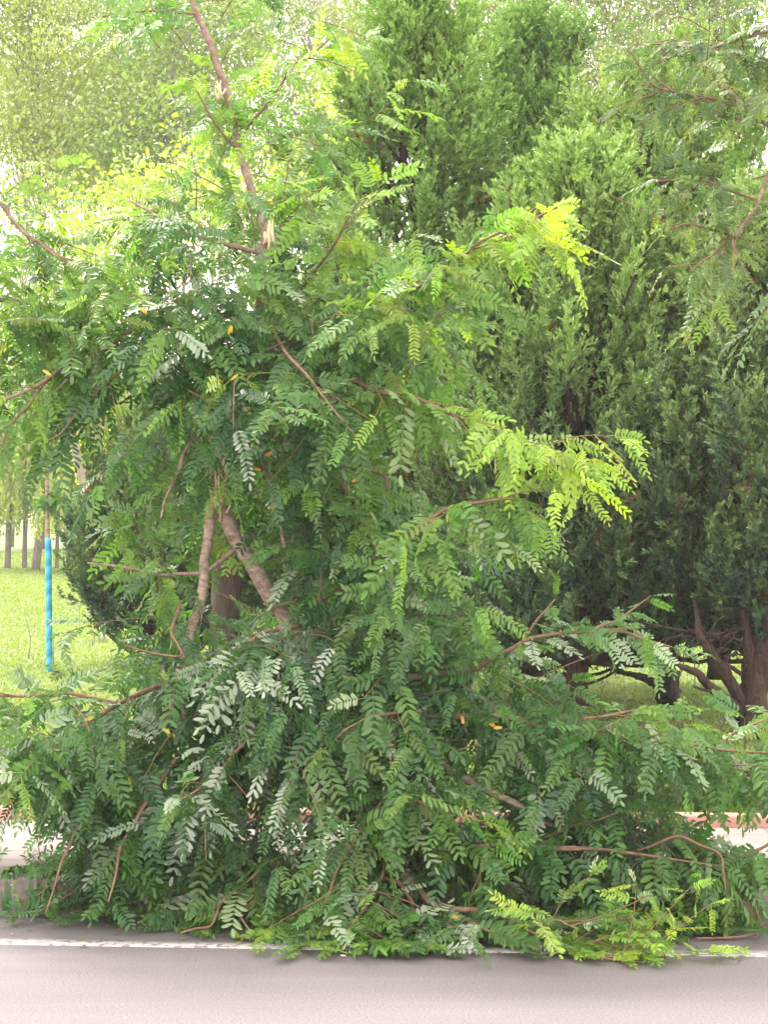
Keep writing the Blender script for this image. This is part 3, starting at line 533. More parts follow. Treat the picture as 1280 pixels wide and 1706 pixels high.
neighbour(1560, 1500, 7.0, 'locust tree beyond the right edge, its dull green sprays filling the upper right corner',
    [(1560, 1540, 7, 64), (1550, 1100, 7, 58), (1520, 700, 7, 50), (1480, 350, 7, 40), (1470, 0, 7, 26), (1480, -300, 7, 12)],
    [[(1500, 420, 7, 20), (1370, 260, 6.9, 15), (1280, 203, 6.85, 12), (1240, 175, 6.8, 11), (1190, 127, 6.8, 8)],
     [(1480, 150, 7, 16), (1370, 60, 6.9, 10), (1280, 50, 6.9, 7), (1180, 78, 6.9, 5), (1100, 82, 6.9, 3)],
     [(1500, 260, 7, 14), (1360, 230, 6.9, 9), (1285, 280, 6.8, 7), (1262, 340, 6.75, 6), (1222, 398, 6.7, 5), (1245, 460, 6.7, 3)],
     [(1290, 205, 6.85, 7), (1210, 192, 6.85, 6), (1150, 165, 6.85, 5), (1080, 118, 6.85, 3)]],
    [([(1280, 190, 6.85, 5), (1180, 160, 6.8, 5), (1090, 140, 6.8, 4), (1050, 80, 6.8, 3)], dict(t0=.3, t1=.4, hang=.5, dens=1., side_tw=7, ls=.125)),
     ([(1280, 40, 6.9, 5), (1180, 78, 6.85, 4), (1090, 70, 6.85, 3)], dict(t0=.3, t1=.45, hang=.5, dens=1., side_tw=7, ls=.125)),
     ([(1262, 330, 6.75, 5), (1180, 300, 6.7, 4), (1090, 300, 6.7, 3)], dict(t0=.2, t1=.3, hang=.6, dens=1., side_tw=3, ls=.17)),
     ([(1250, 360, 6.75, 5), (1190, 420, 6.7, 4), (1150, 450, 6.7, 3)], dict(t0=.35, t1=.5, hang=.6, dens=1.1, side_tw=4, ls=.125)),
     ([(1260, 400, 6.75, 5), (1150, 370, 6.7, 4), (1110, 380, 6.7, 3)], dict(t0=.5, t1=.6, hang=.5, dens=.9, side_tw=3, ls=.12))],
    [((1250, 60, 80, 80, 6.95, .15, 18, .5), dict(hang=.5, limp=.4, ls=.125)), ((1230, 200, 80, 80, 6.9, .15, 12, .5), dict(hang=.5, limp=.4, ls=.125)), ((1240, 340, 70, 80, 6.85, .15, 15, .5), dict(hang=.6, limp=.4, ls=.125)), ((1230, 440, 70, 50, 6.8, .12, 12, .52), dict(hang=.6, limp=.4, ls=.125)),
     ((1150, 110, 80, 60, 6.95, .1, 6, .5), dict(hang=.5, limp=.4, ls=.12)), ((1400, 200, 130, 250, 6.9, .3, 60, .4), K2)])

# ------------------------------------------------------------------ junipers
def slivers(base, d, n_, ln, wd, col, name, mat_, parent):
    s = nrm(np.cross(d, n_)); m_ = base+d*ln[:, None]*.5; V = np.stack([base, m_-s*wd[:, None], base+d*ln[:, None], m_+s*wd[:, None]], 1).reshape(-1, 3)
    k = np.arange(len(base))[:, None]*4+np.arange(4)
    return make(name, V, k, np.full(len(base), 4), mat_, parent, col=np.repeat(np.concatenate([col, np.zeros((len(col), 1))], 1), 4, 0))
def juniper_crown(parent, cx, cy, z0, z1, r, n_pl, c_low, c_high, lean=(0, 0), top_pow=.75, per=17, pl_len=.5, name='foliage', bot=.5, sx=1.):
    """upright feathery plumes on ascending branches; every plume carries plumelets, every plumelet scale-leaf slivers"""
    ns = max(60, n_pl//6); n = ns*14
    hs = ((np.arange(ns)+R.random(ns))/ns)**1.3*1.04-.04; hs[-3:] = (.86, .8, .74); asp = (np.arange(ns)*2.39996+R.normal(size=ns)*.5) % 6.283
    def prof(h): return np.minimum((bot+(1-bot)*np.minimum(h/.22, 1)), 1)*(1-h**1.5)**top_pow
    rs = r*prof(np.maximum(hs, 0))*(.25+.72*R.random(ns)**.6); rs[-3:] *= .25
    hl = (.6+.65*R.random(ns))*min(.9, (z1-z0)*.28)*(1.12-.45*hs); wl = hl*(.17+.10*R.random(ns))      # sub-spire length and width
    hl = np.minimum(hl, (z1+.05-(z0+(z1-z0)*hs))*1.1)
    sb_ = np.stack([cx+lean[0]*hs+rs*np.cos(asp)*sx, cy+lean[1]*hs+rs*np.sin(asp), z0+(z1-z0)*hs-.1*hl], 1)
    so_ = np.stack([np.cos(asp), np.sin(asp), 0*asp], 1); sdir = nrm(so_*(.55-.18*hs)[:, None]+UP+R.normal(size=(ns, 3))*.17)
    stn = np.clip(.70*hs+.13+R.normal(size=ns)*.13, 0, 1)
    K = np.repeat(np.arange(ns), n//ns); u_ = R.random(n); a = R.random(n)*6.283
    rad_ = wl[K]*(1-u_**1.1)*(.3+.7*R.random(n)**.5)
    oo = np.stack([np.cos(a), np.sin(a), 0*a], 1); h = hs[K]
    c = sb_[K]+sdir[K]*(hl[K]*u_*.86)[:, None]+oo*rad_[:, None]
    pd = nrm(oo*(.55*(1-u_))[:, None]+sdir[K]*1.0+R.normal(size=(n, 3))*.24)
    pl = pl_len*(.42+.35*R.random(n))
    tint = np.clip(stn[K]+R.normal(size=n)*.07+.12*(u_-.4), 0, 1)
    # plumelets
    m_ = 9; U = (np.arange(m_)+.5)/m_; U = np.tile(U, (n, 1))+R.normal(size=(n, m_))*.03
    ax = c[:, None]+pd[:, None]*(pl[:, None]*U)[..., None]+np.array([0, 0, .10])*(U**2*pl[:, None])[..., None]
    rnd = nrm(np.cross(pd[:, None], R.normal(size=(n, m_, 3))))
    ld = nrm(pd[:, None]*.8+rnd*.7+UP*.15); ll = pl[:, None]*(.40*(1-U*.7))*(.7+.6*R.random((n, m_)))
    # slivers
    p_ = per; W_ = (np.arange(p_)+.5)/p_; W_ = np.tile(W_, (n, m_, 1))
    sb = ax[:, :, None]+ld[:, :, None]*(ll[:, :, None]*W_)[..., None]
    r3 = nrm(np.cross(ld[:, :, None], R.normal(size=(n, m_, p_, 3))))
    sdv = nrm(ld[:, :, None]*.9+r3*.55+UP*.1)
    sl = np.broadcast_to((.022+.028*R.random((n, m_, p_)))*(pl_len/.5)**.5, W_.shape); sw = sl*(.11+.07*R.random(W_.shape))
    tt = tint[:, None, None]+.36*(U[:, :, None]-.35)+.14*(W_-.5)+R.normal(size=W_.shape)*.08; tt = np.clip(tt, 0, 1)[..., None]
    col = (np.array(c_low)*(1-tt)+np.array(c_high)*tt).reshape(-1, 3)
    br = (R.random(n) < .035)[:, None, None]&(R.random((n, m_, 1)) < .5)&(W_ > -1); col[br.ravel()] = (.09, .05, .03)
    slivers(sb.reshape(-1, 3), sdv.reshape(-1, 3), nrm(R.normal(size=(n*m_*p_, 3))), sl.ravel(), sw.ravel(), col, name, M_jun, parent)
    # woody ascending branches inside
    G_ = Geo()
    for i in range(0, n, max(1, n//110)):
        zb = max(z0-.15, c[i, 2]-.7*R.random()-.3); b0 = np.array([cx+lean[0]*h[i]*.5, cy, zb]); md = b0*.45+c[i]*.55-np.array([0, 0, .12])
        G_.tube([b0, md, c[i], c[i]+pd[i]*pl[i]*.6], [.022, .016, .009, .003], 5, .1, sm=3)
    return G_
def juniper(label, px, d, crowns, limbs, c_low=(.028, .064, .037), c_high=(.20, .32, .07), group='clipped junipers on the lawn', m_=M_red):
    b_ = P(px, 850, d); b_[2] = float(lawn_z(b_[0], b_[1])); e = empty('juniper_tree', b_, label, 'tree', group)
    g_ = Geo()
    for pl in limbs[:1]: limb(g_, pl, 14, .10)
    g_.build('trunk', m_, e)
    for pl in limbs[1:]:
        g_ = Geo(); limb(g_, pl, 8, .10); g_.build('branch', m_, e)
    for (cpx, top, bottom, wpx, n, kw) in crowns:
        dd = kw.pop('d', d); c0 = P(cpx, bottom, dd); c1 = P(cpx, top, dd)
        G_ = juniper_crown(e, c0[0], dd, c0[2], c1[2], wpx/2/F*dd, n, kw.pop('lo', c_low), kw.pop('hi', c_high), **kw)
        G_.build('inner_branches', m_, e)
    return e
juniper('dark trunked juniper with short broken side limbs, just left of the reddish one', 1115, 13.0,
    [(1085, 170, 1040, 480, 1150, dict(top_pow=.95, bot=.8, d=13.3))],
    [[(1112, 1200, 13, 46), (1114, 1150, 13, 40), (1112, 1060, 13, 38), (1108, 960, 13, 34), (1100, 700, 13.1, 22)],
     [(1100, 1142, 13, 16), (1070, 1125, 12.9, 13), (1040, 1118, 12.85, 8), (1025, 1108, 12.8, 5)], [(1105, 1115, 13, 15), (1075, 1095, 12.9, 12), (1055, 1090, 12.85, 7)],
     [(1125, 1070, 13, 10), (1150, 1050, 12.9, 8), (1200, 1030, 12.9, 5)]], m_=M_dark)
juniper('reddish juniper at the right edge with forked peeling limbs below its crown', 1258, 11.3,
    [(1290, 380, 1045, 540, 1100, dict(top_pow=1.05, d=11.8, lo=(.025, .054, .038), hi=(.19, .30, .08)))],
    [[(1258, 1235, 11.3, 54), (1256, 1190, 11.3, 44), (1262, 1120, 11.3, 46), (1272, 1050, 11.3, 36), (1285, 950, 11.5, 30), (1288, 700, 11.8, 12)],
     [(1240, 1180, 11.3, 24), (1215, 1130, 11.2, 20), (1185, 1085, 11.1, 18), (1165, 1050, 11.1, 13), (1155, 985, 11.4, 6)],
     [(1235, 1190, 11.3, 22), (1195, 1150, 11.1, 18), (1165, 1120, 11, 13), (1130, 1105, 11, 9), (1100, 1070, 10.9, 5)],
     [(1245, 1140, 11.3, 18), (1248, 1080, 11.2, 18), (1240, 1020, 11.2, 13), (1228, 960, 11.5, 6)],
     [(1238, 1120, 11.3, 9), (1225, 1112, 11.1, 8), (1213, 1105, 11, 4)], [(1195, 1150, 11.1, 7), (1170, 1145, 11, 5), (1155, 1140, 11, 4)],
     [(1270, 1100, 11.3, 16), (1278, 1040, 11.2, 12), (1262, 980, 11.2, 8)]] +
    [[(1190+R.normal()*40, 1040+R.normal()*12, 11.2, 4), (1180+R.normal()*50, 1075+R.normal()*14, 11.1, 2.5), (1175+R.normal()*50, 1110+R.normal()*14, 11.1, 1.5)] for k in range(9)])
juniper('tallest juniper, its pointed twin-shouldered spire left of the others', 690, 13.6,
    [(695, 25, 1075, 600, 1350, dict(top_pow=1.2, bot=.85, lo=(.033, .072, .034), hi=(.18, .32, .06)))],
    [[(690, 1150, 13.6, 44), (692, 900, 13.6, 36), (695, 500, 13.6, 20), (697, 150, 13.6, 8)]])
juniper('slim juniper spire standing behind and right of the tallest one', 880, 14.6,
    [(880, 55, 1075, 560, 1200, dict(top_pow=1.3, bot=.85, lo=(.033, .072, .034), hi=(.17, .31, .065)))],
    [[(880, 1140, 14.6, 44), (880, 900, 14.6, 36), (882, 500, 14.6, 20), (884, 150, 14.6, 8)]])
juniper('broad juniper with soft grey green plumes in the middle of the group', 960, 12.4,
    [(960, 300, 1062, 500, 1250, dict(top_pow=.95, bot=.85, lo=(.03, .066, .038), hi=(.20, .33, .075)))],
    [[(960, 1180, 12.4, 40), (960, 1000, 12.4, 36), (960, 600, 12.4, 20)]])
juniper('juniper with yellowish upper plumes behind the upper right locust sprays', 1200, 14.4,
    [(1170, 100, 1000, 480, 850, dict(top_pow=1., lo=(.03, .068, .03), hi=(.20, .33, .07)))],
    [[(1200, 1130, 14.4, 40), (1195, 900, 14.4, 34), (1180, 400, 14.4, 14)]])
juniper('juniper half hidden behind the snapped trunk, showing as dark green through the gaps', 378, 12.6,
    [(500, 520, 1000, 300, 420, dict(top_pow=1.1, d=13.0))],
    [[(376, 1120, 12.6, 52), (377, 1000, 12.6, 46), (378, 850, 12.6, 42), (400, 650, 12.8, 28), (470, 560, 13, 12)]], m_=M_dark)
juniper('small low juniper with foliage near the grass, right of the blue wrapped sapling', 320, 17.0,
    [(285, 680, 1050, 320, 1500, dict(top_pow=.9, bot=.75, pl_len=.34, lo=(.02, .055, .035), hi=(.19, .30, .08)))],
    [[(372, 1060, 17, 46), (375, 950, 17, 44), (376, 800, 17, 38), (372, 600, 17, 26)]], group='clipped junipers on the lawn', m_=M_dark)

# ------------------------------------------------------------------ blue-wrapped sapling, weeds
def sap_tone(c, n): return np.concatenate([np.array(c)*np.exp(R.normal(size=(n, 1))*.2), np.zeros((n, 1))], 1)
d = 16.1; b_ = P(81, 1122, d); b_[2] = float(lawn_z(b_[0], b_[1]))
e = empty('sapling', b_, 'slender sapling with its lower stem wrapped in bright blue tape', 'sapling')
g = Geo(); g.tube([P(x_, y_, d) for x_, y_ in ((82, 1124), (80.5, 1000), (78.8, 893), (78, 800), (74, 720), (70, 600))], [.021, .021, .021, .019, .016, .01], 8, .02); g.build('trunk', M_pale, e)
m, t, o = mat('blue_tape'); c = node(t, 'ShaderNodeTexCoord'); L = t.links.new
wv = node(t, 'ShaderNodeTexWave', bands_direction='Z', i_Scale=3, i_Distortion=2.5); mp = node(t, 'ShaderNodeMapping'); mp.inputs['Rotation'].default_value = (.5, .5, 0)
L(c.outputs['Object'], mp.inputs[0]); L(mp.outputs[0], wv.inputs[0]); p = node(t, 'ShaderNodeBsdfPrincipled', i_Roughness=.45)
L(ramp(t, wv.outputs[0], [(0, (.02, .20, .36)), (.25, (.03, .29, .48)), (1, (.05, .33, .54))]), p.inputs['Base Color']); bb = node(t, 'ShaderNodeBump', i_Strength=.6, i_Distance=.01); L(wv.outputs[0], bb.inputs['Height']); L(bb.outputs[0], p.inputs['Normal']); L(p.outputs[0], o.inputs[0])
g = Geo()
ptsw = np.array([P(82+(-1.5)*(k/40)*1.5, 1122-k*229/40, d) for k in range(41)]); g.tube(ptsw, (5.2+.12*np.sin(np.arange(41)*2.1))/F*d, 10, .02, sm=1); g.build('tape_wrap', m, e)
def leafcloud(parent, centers, rad, n, size, c0, c1, name='foliage', m_=None, flat=.7):
    """loose small leaves around cluster centres"""
    centers = np.asarray(centers); k = R.integers(0, len(centers), n); rad = np.broadcast_to(np.asarray(rad, float), (len(centers),))
    b = centers[k]+R.normal(size=(n, 3))*rad[k][:, None]*np.array([1, 1, flat])
    dd = nrm(R.normal(size=(n, 3))+np.array([0, 0, -.25])); nn = nrm(R.normal(size=(n, 3))*.6+UP*.6+OUT*.3); sz = size*(.6+.8*R.random(n))
    tclu = R.random(len(centers))[k]*.6+R.random(n)*.4; col = np.array(c0)*(1-tclu)[:, None]+np.array(c1)*tclu[:, None]
    s = nrm(np.cross(dd, nn)); wd = sz*.3; md = b+dd*sz[:, None]*.55-UP*(sz*.06)[:, None]; tp = b+dd*sz[:, None]-UP*(sz*.25)[:, None]
    V = np.stack([b, md-s*wd[:, None], tp, md+s*wd[:, None]], 1).reshape(-1, 3); f = np.arange(n)[:, None]*4+np.arange(4)
    return make(name, V, f, np.full(n, 4), m_ or M_far, parent, col=np.repeat(np.concatenate([col, np.full((n, 1), .1)], 1), 4, 0))
leafcloud(e, [P(80, 832, d), P(84, 826, d)], .055, 130, .07, (.04, .12, .03), (.09, .19, .04), 'shoot_tuft')
leafcloud(e, [P(75+R.normal()*25, 660+R.normal()*40, d) for k in range(14)], .16, 1300, .09, (.05, .13, .03), (.12, .22, .04), 'foliage')
def weed(x1, y1, x2, y2, x3, y3, d, label):
    p0 = P(x1, y1, d); p0[2] = float(lawn_z(p0[0], p0[1])); g_ = Geo(); g_.tube([p0, P(x2, y2, d), P(x3, y3, d)], [.006, .005, .002], 5, .05, sm=3)
    q = P(x2, y2, d); g_.tube([q, q+np.array([.04, 0, .08]), q+np.array([.05, 0, .16])], [.003, .003, .001], 4, sm=2)
    tag(g_.build('dry_weed_stem', M_grey), label, 'weed', 'dry weed stems on the lawn')
weed(46, 1098, 50, 1060, 40, 1020, 17.5, 'crooked bare weed stem on the lawn left of the blue wrapped sapling')
weed(89, 1100, 88, 1080, 89, 1058, 16.6, 'short straight dark stick standing just right of the blue tape')
weed(133, 1020, 131, 1010, 128, 995, 21, 'thin weed stem on the lawn between sapling and small juniper')
weed(152, 1030, 150, 1015, 149, 1000, 22, 'thin weed stem nearest the small low juniper')
weed(1002, 1170, 1003, 1150, 1002, 1131, 14, 'weed stem on the lawn seen under the arching branch')
weed(1088, 1190, 1088, 1170, 1087, 1150, 13.4, 'weed stem just left of the dark juniper trunk')

# ------------------------------------------------------------------ trees beyond the lawn
FS, FL, FR = 2.0, 1.55, 1.45
def tall_tree(label, px, d, wpx, canopy, n, size, c0, c1, lean=0, m_=M_grey, stems=3, rad=.42, fr_lo=.35, clus=75, stuffpad=0):
    """tall open tree: several upright stems fanning into fine branches; canopy = list of (px,py,rx,ry)"""
    if d > 23: d *= FS
    else: d *= 1.6
    size *= FL; rad *= FR
    b_ = P(px, 850, d); b_[2] = float(lawn_z(b_[0], b_[1])); e = empty('tall_tree', b_, label, 'tree', 'tall open trees beyond the lawn')
    cen = []
    for (cx, cy, rx, ry) in canopy:
        for k in range(clus):
            a = R.random()*6.283; q = R.random()**.6; cen.append(P(cx+rx*q*math.cos(a), cy+ry*q*math.sin(a), d+R.normal()*2.5))
    cen = np.array(cen); zlo = cen[:, 2].min()
    g_ = Geo(); top = np.array([cen[:, 0].mean(), d, cen[:, 2].max()]); fork = b_*.6+np.array([cen[:, 0].mean(), d, zlo])*.4; r0 = wpx*.30/F*d
    fork[2] = b_[2]+(zlo-b_[2])*.45
    g_.tube([b_, b_*.5+fork*.5+np.array([.05, 0, 0]), fork], [r0, r0*.85, r0*.75], 10, .06); g_.build('trunk', m_, e)
    heads = []
    for s in range(stems):
        tgt = cen[R.integers(len(cen))]; tgt = tgt*.6+top*.4; md = fork*.5+tgt*.5+np.array([R.normal()*.25, R.normal()*.2, .2])
        g_ = Geo(); ps = g_.tube([fork, md, tgt], [r0*.55, r0*.33, r0*.12], 7, .06, sm=6); heads.append(ps); g_.build('branch', m_, e)
    g_ = Geo(); H = np.concatenate(heads)
    for c_ in cen:
        cand = H[H[:, 2] < c_[2]-.1]
        if not len(cand): cand = H[:3]
        j = cand[np.argsort(np.linalg.norm((cand-c_)*np.array([1, 1, .55]), axis=1))[random.randint(0, min(4, len(cand)-1))]]
        g_.tube([j, j*.5+c_*.5+R.normal(size=3)*.12-UP*.05, c_, c_+R.normal(size=3)*.25+UP*.25], [r0*.16, r0*.11, r0*.06, .003], 4, sm=3, cap=False)
    g_.build('twigs', m_, e)
    leafcloud(e, cen, rad*(.6+.8*R.random(len(cen))), n, size, c0, c1, flat=.6)
    return e
YG0, YG1 = (.11, .18, .022), (.25, .31, .035)
G0, G1 = (.075, .145, .02), (.17, .235, .03)
B0, B1 = (.09, .13, .03), (.18, .215, .045)
tall_tree('pale yellow green tree filling the upper left corner', 118, 25, 24, [(70, 190, 110, 160), (20, -60, 140, 120)], 29362, .08, YG0, YG1)
tall_tree('mid green tree second from the left behind the leader', 180, 28, 22, [(200, 110, 120, 110), (170, -90, 160, 120), (180, 250, 70, 60)], 29362, .08, G0, YG1)
tall_tree('darker green tree with bare stems right behind the snapped leader', 310, 24, 22, [(290, 210, 110, 110), (330, 20, 140, 120)], 25446, .08, G0, G1)
tall_tree('light green tree right of the leader top', 500, 27, 22, [(520, 130, 110, 150), (460, -80, 140, 110), (540, 280, 90, 80), (420, 350, 90, 110)], 25446, .08, G0, YG1)
tall_tree('thin brownish tree seen left of the tallest juniper tip', 620, 31, 20, [(600, 40, 90, 90), (620, -120, 140, 90), (600, 170, 60, 50)], 15660, .08, B0, YG1)
tall_tree('brownish green tree between the two juniper spires', 800, 28, 22, [(790, 60, 120, 110), (800, -110, 150, 90), (770, 200, 70, 60)], 25446, .08, B0, B1)
tall_tree('brownish green tree right of the slim juniper spire', 990, 27, 24, [(990, 110, 120, 130), (980, -80, 150, 100), (1010, 260, 80, 70)], 29362, .08, B0, B1)
tall_tree('dull green tree behind the upper right locust sprays', 1170, 25, 24, [(1150, 100, 130, 150), (1180, -80, 150, 100)], 29362, .08, G0, B1)
tall_tree('bright yellow leaved young tree peeping between the leader and the tallest juniper', 560, 22, 12, [(590, 160, 40, 60), (540, 330, 45, 70), (530, 260, 30, 40)], 3600, .09, (.13, .2, .028), (.24, .28, .032), clus=20, rad=.28)
tall_tree('young tree with yellow sprays behind the left side of the broken crown', 240, 20, 12, [(230, 320, 70, 50), (330, 300, 60, 30), (160, 400, 80, 40)], 3549, .08, (.14, .21, .03), (.25, .30, .04), clus=24, rad=.28)
for i, (bx, top, d_, w_) in enumerate([(20, 235, 74, 7), (75, 250, 78, 6), (118, 240, 73, 6), (150, 260, 76, 6), (255, 300, 79, 6), (345, 250, 78, 7)]):
    b_ = P(bx, 850, d_); b_[2] = float(lawn_z(b_[0], b_[1])); e = empty('poplar_tree', b_, ['slim grey stemmed poplar at the far left edge', 'slim poplar second from the left edge', 'slim poplar above the blue wrapped sapling', 'slim poplar left of the forked trunk', 'slim poplar far behind the yellow bush', 'slim poplar far behind the broken fork'][i], 'tree', 'slim poplars beyond the lawn')
    g_ = Geo(); tops = []
    tp = P(bx+R.normal()*20, top-200, d_); g_.tube([b_, b_*.5+tp*.5, tp], [w_/2/F*d_*.9, w_/2/F*d_*.7, .02], 8, .05); g_.build('trunk', M_grey, e)
    g_ = Geo()
    for k in range(26):
        u = .25+.7*R.random(); s = b_*(1-u)+tp*u; a = R.random()*6.28; l_ = 2.2+2.6*R.random(); t_ = s+np.array([math.cos(a)*.32, math.sin(a)*.32, 1])*l_*.8
        g_.tube([s, s*.5+t_*.5+R.normal(size=3)*.08, t_], [.05, .03, .008], 4, sm=3, cap=False)
        for q_ in range(3):
            s2 = s+(t_-s)*(.3+.2*q_); t2 = s2+np.array([R.normal()*.7, R.normal()*.5, 1.3]); g_.tube([s2, t2], [.02, .008], 3, sm=1, cap=False); tops.append(t2)
        tops.append(t_)
    g_.build('twigs', M_grey, e)
    tops = np.array(tops); hi = tops[tops[:, 2] > P(0, 330, d_)[2]]; leafcloud(e, np.concatenate([hi, tops[::5]]), .5, 4200, .13, G0, YG1)
# leaning trunk with a red ribbon, and forked trunk
d = 30
b_ = P(165, 850, d); b_[2] = .165; e = empty('leaning_tree', b_, 'pale leaning tree trunk tied with a red ribbon, left of the small juniper', 'tree')
g = Geo(); limb(g, [(172, 990, d, 26), (155, 880, d, 21), (140, 800, d, 17), (120, 720, d, 14), (96, 640, d, 11), (80, 540, d, 8), (75, 420, d, 5)], 10, .05); g.build('trunk', M_pinktrunk, e)
m = noise_mat('red_ribbon', [(.3, (.55, .05, .035)), (.7, (.7, .10, .06))], 8); g = Geo()
pa, pb = P(144, 818, d), P(142, 808, d); g.tube([pa, pb], [.082, .078], 12, .03, sm=1)
q = P(146, 812, d-.12); g.add([q, q+np.array([.06, 0, .05]), q+np.array([.08, -.02, .02]), q+np.array([.01, 0, -.03]), q+np.array([.03, 0, -.16]), q+np.array([-.02, 0, -.15])], [(0, 1, 2, 3), (0, 3, 4, 5)]); g.build('ribbon', m, e)
leafcloud(e, [P(80+R.normal()*50, 500+R.normal()*60, d) for k in range(16)], .5, 2500, .12, G0, YG1)
d = 27
b_ = P(178, 850, d); b_[2] = .165; e = empty('forked_tree', b_, 'grey brown tree with a forked trunk in front of the yellow bush', 'tree')
g = Geo(); limb(g, [(186, 1010, d, 22), (178, 860, d, 16), (170, 780, d, 14), (163, 732, d, 14)], 10, .05); g.build('trunk', M_bark, e)
g = Geo(); limb(g, [(163, 735, d, 12), (168, 690, d, 11), (165, 640, d, 9), (170, 520, d, 6)], 8, .05); g.build('branch', M_bark, e)
g = Geo(); limb(g, [(163, 735, d, 10), (140, 708, d, 8), (125, 680, d, 6), (90, 600, d, 4)], 8, .05); g.build('branch', M_bark, e)
leafcloud(e, [P(150+R.normal()*60, 560+R.normal()*50, d) for k in range(18)], .45, 2600, .11, G0, G1)
# yellow bush
d = 38; b_ = P(172, 850, d); b_[2] = .165; e = empty('yellow_bush', b_, 'round golden yellow shrub glowing behind the forked trunk', 'shrub')
g = Geo(); g.tube([b_, b_+np.array([0, 0, 1.2]), b_+np.array([.1, 0, 2.2])], [.06, .05, .02], 8, .05); g.build('trunk', M_grey, e)
cs = []
for k in range(60):
    v = nrm(R.normal(size=3)); cs.append(P(170, 768, d)+v*np.array([.45, .45, .55])*R.random()**.3)
leafcloud(e, cs, .13, 5200, .09, (.30, .36, .025), (.48, .50, .04))
# weeping willows
def willow(label, px, d, top, x0, x1, n, ylow=905):
    b_ = P(px, 850, d); b_[2] = .165; e = empty('weeping_willow', b_, label, 'tree', 'weeping willows beyond the lawn')
    tp = P(px+6, top+60, d); g_ = Geo(); g_.tube([b_, b_*.5+tp*.5+np.array([.2, 0, 0]), tp], [.11, .09, .05], 9, .08); g_.build('trunk', M_grey, e)
    BB = []; DD = []; ylow += 18; g_ = Geo()
    for k in range(n):
        x = x0+(x1-x0)*R.random(); c_ = (x-(x0+x1)/2)/((x1-x0)/2); y0 = top+90*c_*c_+R.random()*170; s = P(x, y0, d+R.normal()*1.4)
        ln = max(.8, (ylow-20*R.random()*6-y0)/F*d*(.86+.14*R.random())); sw = R.normal()*.10
        if k % 7 == 0: g_.tube([tp-UP*R.random(), (tp+s)/2+UP*.5, s], [.05, .03, .01], 4, sm=3, cap=False)
        m_ = int(ln/.055); u = np.arange(m_)/m_; p_ = s+np.stack([sw*u*ln*.4+.03*np.sin(u*9+k), 0*u, -u*ln], 1); BB.append(p_+R.normal(size=p_.shape)*.02); DD.append(nrm(np.array([0, 0, -1.])+R.normal(size=p_.shape)*.38))
    g_.build('branches', M_grey, e); b = np.concatenate(BB); dd = np.concatenate(DD); k = len(b); t_ = R.random((k, 1))
    slivers(b, dd, nrm(R.normal(size=(k, 3))+OUT), .13*(.7+.6*R.random(k)), .022+.016*R.random(k), np.array((.12, .19, .045))*(1-t_)+np.array((.26, .31, .08))*t_, 'hanging_foliage', M_far, e)
willow('weeping willow at the far left with curtains of pale leaves', 58, 44.5, 600, -60, 130, 620, 868)
willow('weeping willow whose curtain falls behind the leaning trunk', 150, 43, 570, 60, 230, 620, 880)
willow('weeping willow partly behind the small low juniper', 260, 54, 620, 190, 420, 420)
# far tree belt, low foliage closing the horizon
belt = ['rounded far tree %s' % s for s in ('at the left edge behind the willows', 'behind the leaning trunk', 'behind the forked trunk', 'behind the small low juniper', 'behind the broken fork', 'behind the centre of the broken tree',
        'behind the tallest juniper', 'behind the slim juniper', 'behind the dark juniper trunk', 'behind the reddish juniper', 'just past the right edge')]
for i, px in enumerate([-40, 70, 190, 330, 470, 610, 760, 900, 1040, 1180, 1310]):
    d = 66+6*math.sin(i*2.3); b_ = P(px, 850, d); b_[2] = .165; e = empty('far_tree', b_, belt[i], 'tree', 'rounded trees closing the far side of the lawn')
    g_ = Geo(); g_.tube([b_, b_+UP*2, b_+UP*4.2], [.11, .09, .05], 8, .08); g_.build('trunk', M_grey, e); cs = []
    for k in range(80):
        v = nrm(R.normal(size=3)); cs.append(b_+UP*(3.6+.5*math.sin(i))+v*np.array([2.1, 1.6, 2.6 if px < 560 else 3.2])*R.random()**.4)
    leafcloud(e, cs, .42, 9000, .2, (.09, .16, .035), (.22, .28, .06))
# two slender far trunks at the left
for (px, w_, lab) in ((12, 11, 'dark far trunk at the left edge of the lawn'), (40, 9, 'leaning far trunk second from the left edge'), (94, 7, 'thin far trunk just right of the blue wrapped sapling')):
    b_ = P(px, 850, 46); b_[2] = .165; e = empty('far_tree', b_, lab, 'tree', 'small bare stemmed trees at the far side of the lawn'); g = Geo()
    g.tube([b_, P(px+3, 840, 46), P(px+10, 760, 46), P(px+5, 640, 46)], [w_/2/F*46, w_/2/F*44, w_/3/F*46, .03], 8, .08); g.build('trunk', M_grey, e)
    leafcloud(e, [P(px+R.normal()*22, 650+R.normal()*30, 46) for k in range(12)], .4, 1400, .14, YG0, YG1)

# low hedge behind the edging at the right and shrub tufts at left
e = empty('low_hedge', (1.6, 8.9, .16), 'low dark hedge behind the pink edging at the lower right', 'hedge')
cs = [np.array([.95+2.6*R.random(), 8.66+.4*R.random(), .2+.17*R.random()]) for k in range(120)]
for c_ in cs: c_[1] += KS*c_[0]
leafcloud(e, cs, .06, 9000, .035, (.05, .10, .03), (.10, .17, .04)); g = Geo()
for k in range(90):
    x = .95+2.6*R.random(); y = 8.68+.35*R.random()+KS*x; g.tube([(x, y, .15), (x+R.normal()*.03, y, .36)], [.004, .002], 4, sm=1, cap=False)
g.build('stems', M_red, e)
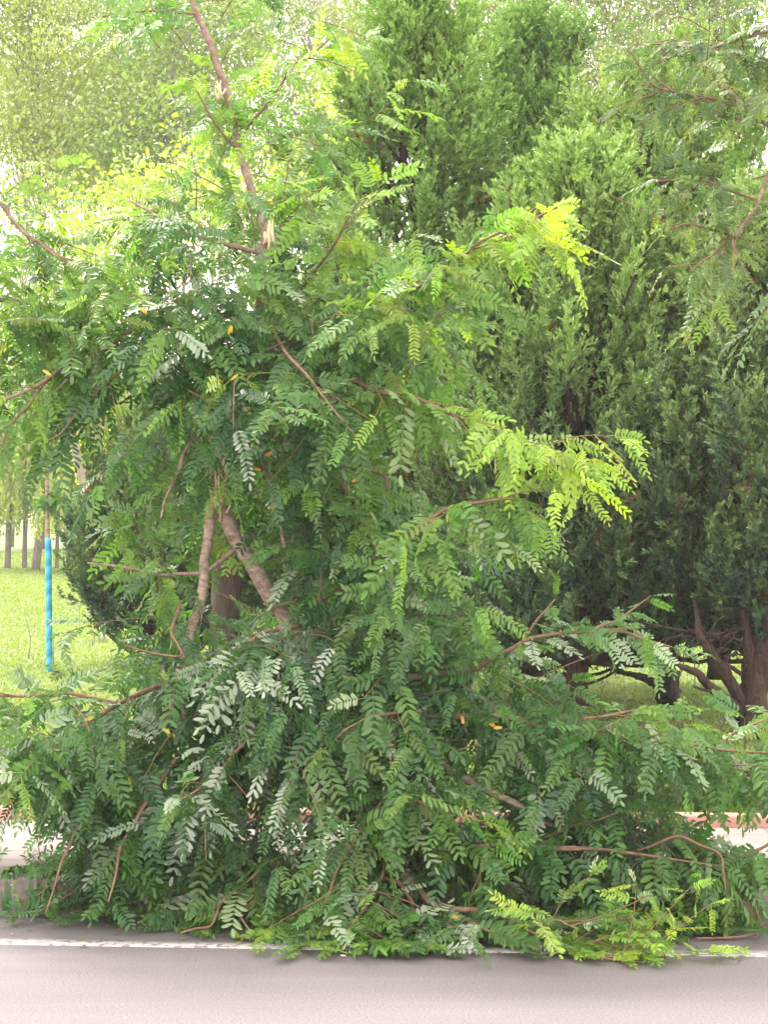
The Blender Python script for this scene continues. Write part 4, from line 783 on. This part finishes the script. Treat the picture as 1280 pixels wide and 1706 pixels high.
# crumbs of bark and leaf litter on the road
m = noise_mat('bark_chip', [(.3, (.45, .3, .2)), (.7, (.62, .46, .34))], 20)
for i, (px, py, s, lab) in enumerate([(415, 1561, .02, 'pale bark chip on the road below the left leaf tip'), (455, 1562, .014, 'small bark chip right of the larger pale one'), (1081, 1576, .022, 'orange brown bark chip beside the right leaf heap'), (572, 1591, .012, 'tiny chip beside the leaves left of the bent branch'), (482, 1563, .01, 'tiny chip nearest the kerb gap')]):
    d_ = 1.6*F/(py-850); b_ = P(px, py, d_); b_[2] = .003; g = Geo(); V = []
    for k in range(7): a = k/7*6.283; V.append((b_[0]+math.cos(a)*s*(1+.3*R.normal()), b_[1]+math.sin(a)*s*.6*(1+.3*R.normal()), .003))
    V += [(x*.7+b_[0]*.3, y*.7+b_[1]*.3, .003+s*.35*(1+.3*R.random())) for x, y, z in V]
    g.add(V, [(k, (k+1) % 7, 7+(k+1) % 7, 7+k) for k in range(7)]+[tuple(range(7, 14))]); tag(g.build('bark_chip', m, smooth=False), lab, 'bark chip', 'bark chips on the road')
b_ = P(172, 1023, 20); b_[2] = float(lawn_z(b_[0], b_[1])); g = Geo(); V = []
for z, r_ in ((0, .035), (.03, .045), (.06, .035), (.08, .015)):
    for k in range(9): a = k/9*6.283; V.append((b_[0]+math.cos(a)*r_*(1+.1*R.normal()), b_[1]+math.sin(a)*r_, b_[2]+z))
g.add(V, [(r_*9+k, r_*9+(k+1) % 9, r_*9+9+(k+1) % 9, r_*9+9+k) for r_ in range(3) for k in range(9)]+[tuple(range(27, 36))])
tag(g.build('stone', M_pinktrunk), 'small pale stone on the grass at the foot of the small low juniper', 'stone')

LV = Leaves(); LV.b = []
n = 70; x = (R.random(n)-.5)*3.4; y = 6.86-.42*R.random(n)**2+KS*x; a = R.random(n)*6.283; sz = .02+.02*R.random(n)
dd = np.stack([np.cos(a), np.sin(a), .06+.15*R.random(n)], 1)*sz[:, None]; ss = np.stack([-np.sin(a), np.cos(a), 0*a], 1)*(sz*.24)[:, None]; b = np.stack([x, y, 0*x+.006], 1)
V = np.stack([b, b+dd*.5-ss+[0, 0, .003], b+dd, b+dd*.5+ss+[0, 0, .003]], 1).reshape(-1, 3); c_ = tone(R.random(n)*.9); c_[::6] = (.34, .25, .06); c_[1::6] = (.30, .22, .13)
tag(make('leaf_litter', V, np.arange(n*4), np.full(n, 4), M_leaf, col=np.repeat(np.concatenate([c_, np.full((n, 1), .3)], 1), 4, 0)), 'loose leaflets scattered on the road beside the fallen branches', 'leaf litter', kind='stuff')
# ------------------------------------------------------------------ haze
HAZE = .001
if HAZE:
    m, t, o = mat('haze_air'); v = node(t, 'ShaderNodeVolumePrincipled'); v.inputs['Density'].default_value = HAZE; v.inputs['Color'].default_value = (.97, .98, .96, 1)
    t.links.new(v.outputs[0], o.inputs['Volume']); g = Geo()
    x0, x1, y0, y1, z0, z1 = -620, 620, -90, 920, -1.2, 40
    g.add([(x0, y0, z0), (x1, y0, z0), (x1, y1, z0), (x0, y1, z0), (x0, y0, z1), (x1, y0, z1), (x1, y1, z1), (x0, y1, z1)], [(0, 3, 2, 1), (4, 5, 6, 7), (0, 1, 5, 4), (1, 2, 6, 5), (2, 3, 7, 6), (3, 0, 4, 7)])
    tag(g.build('haze', m, smooth=False), 'pale air haze over the whole place', 'haze', kind='stuff')
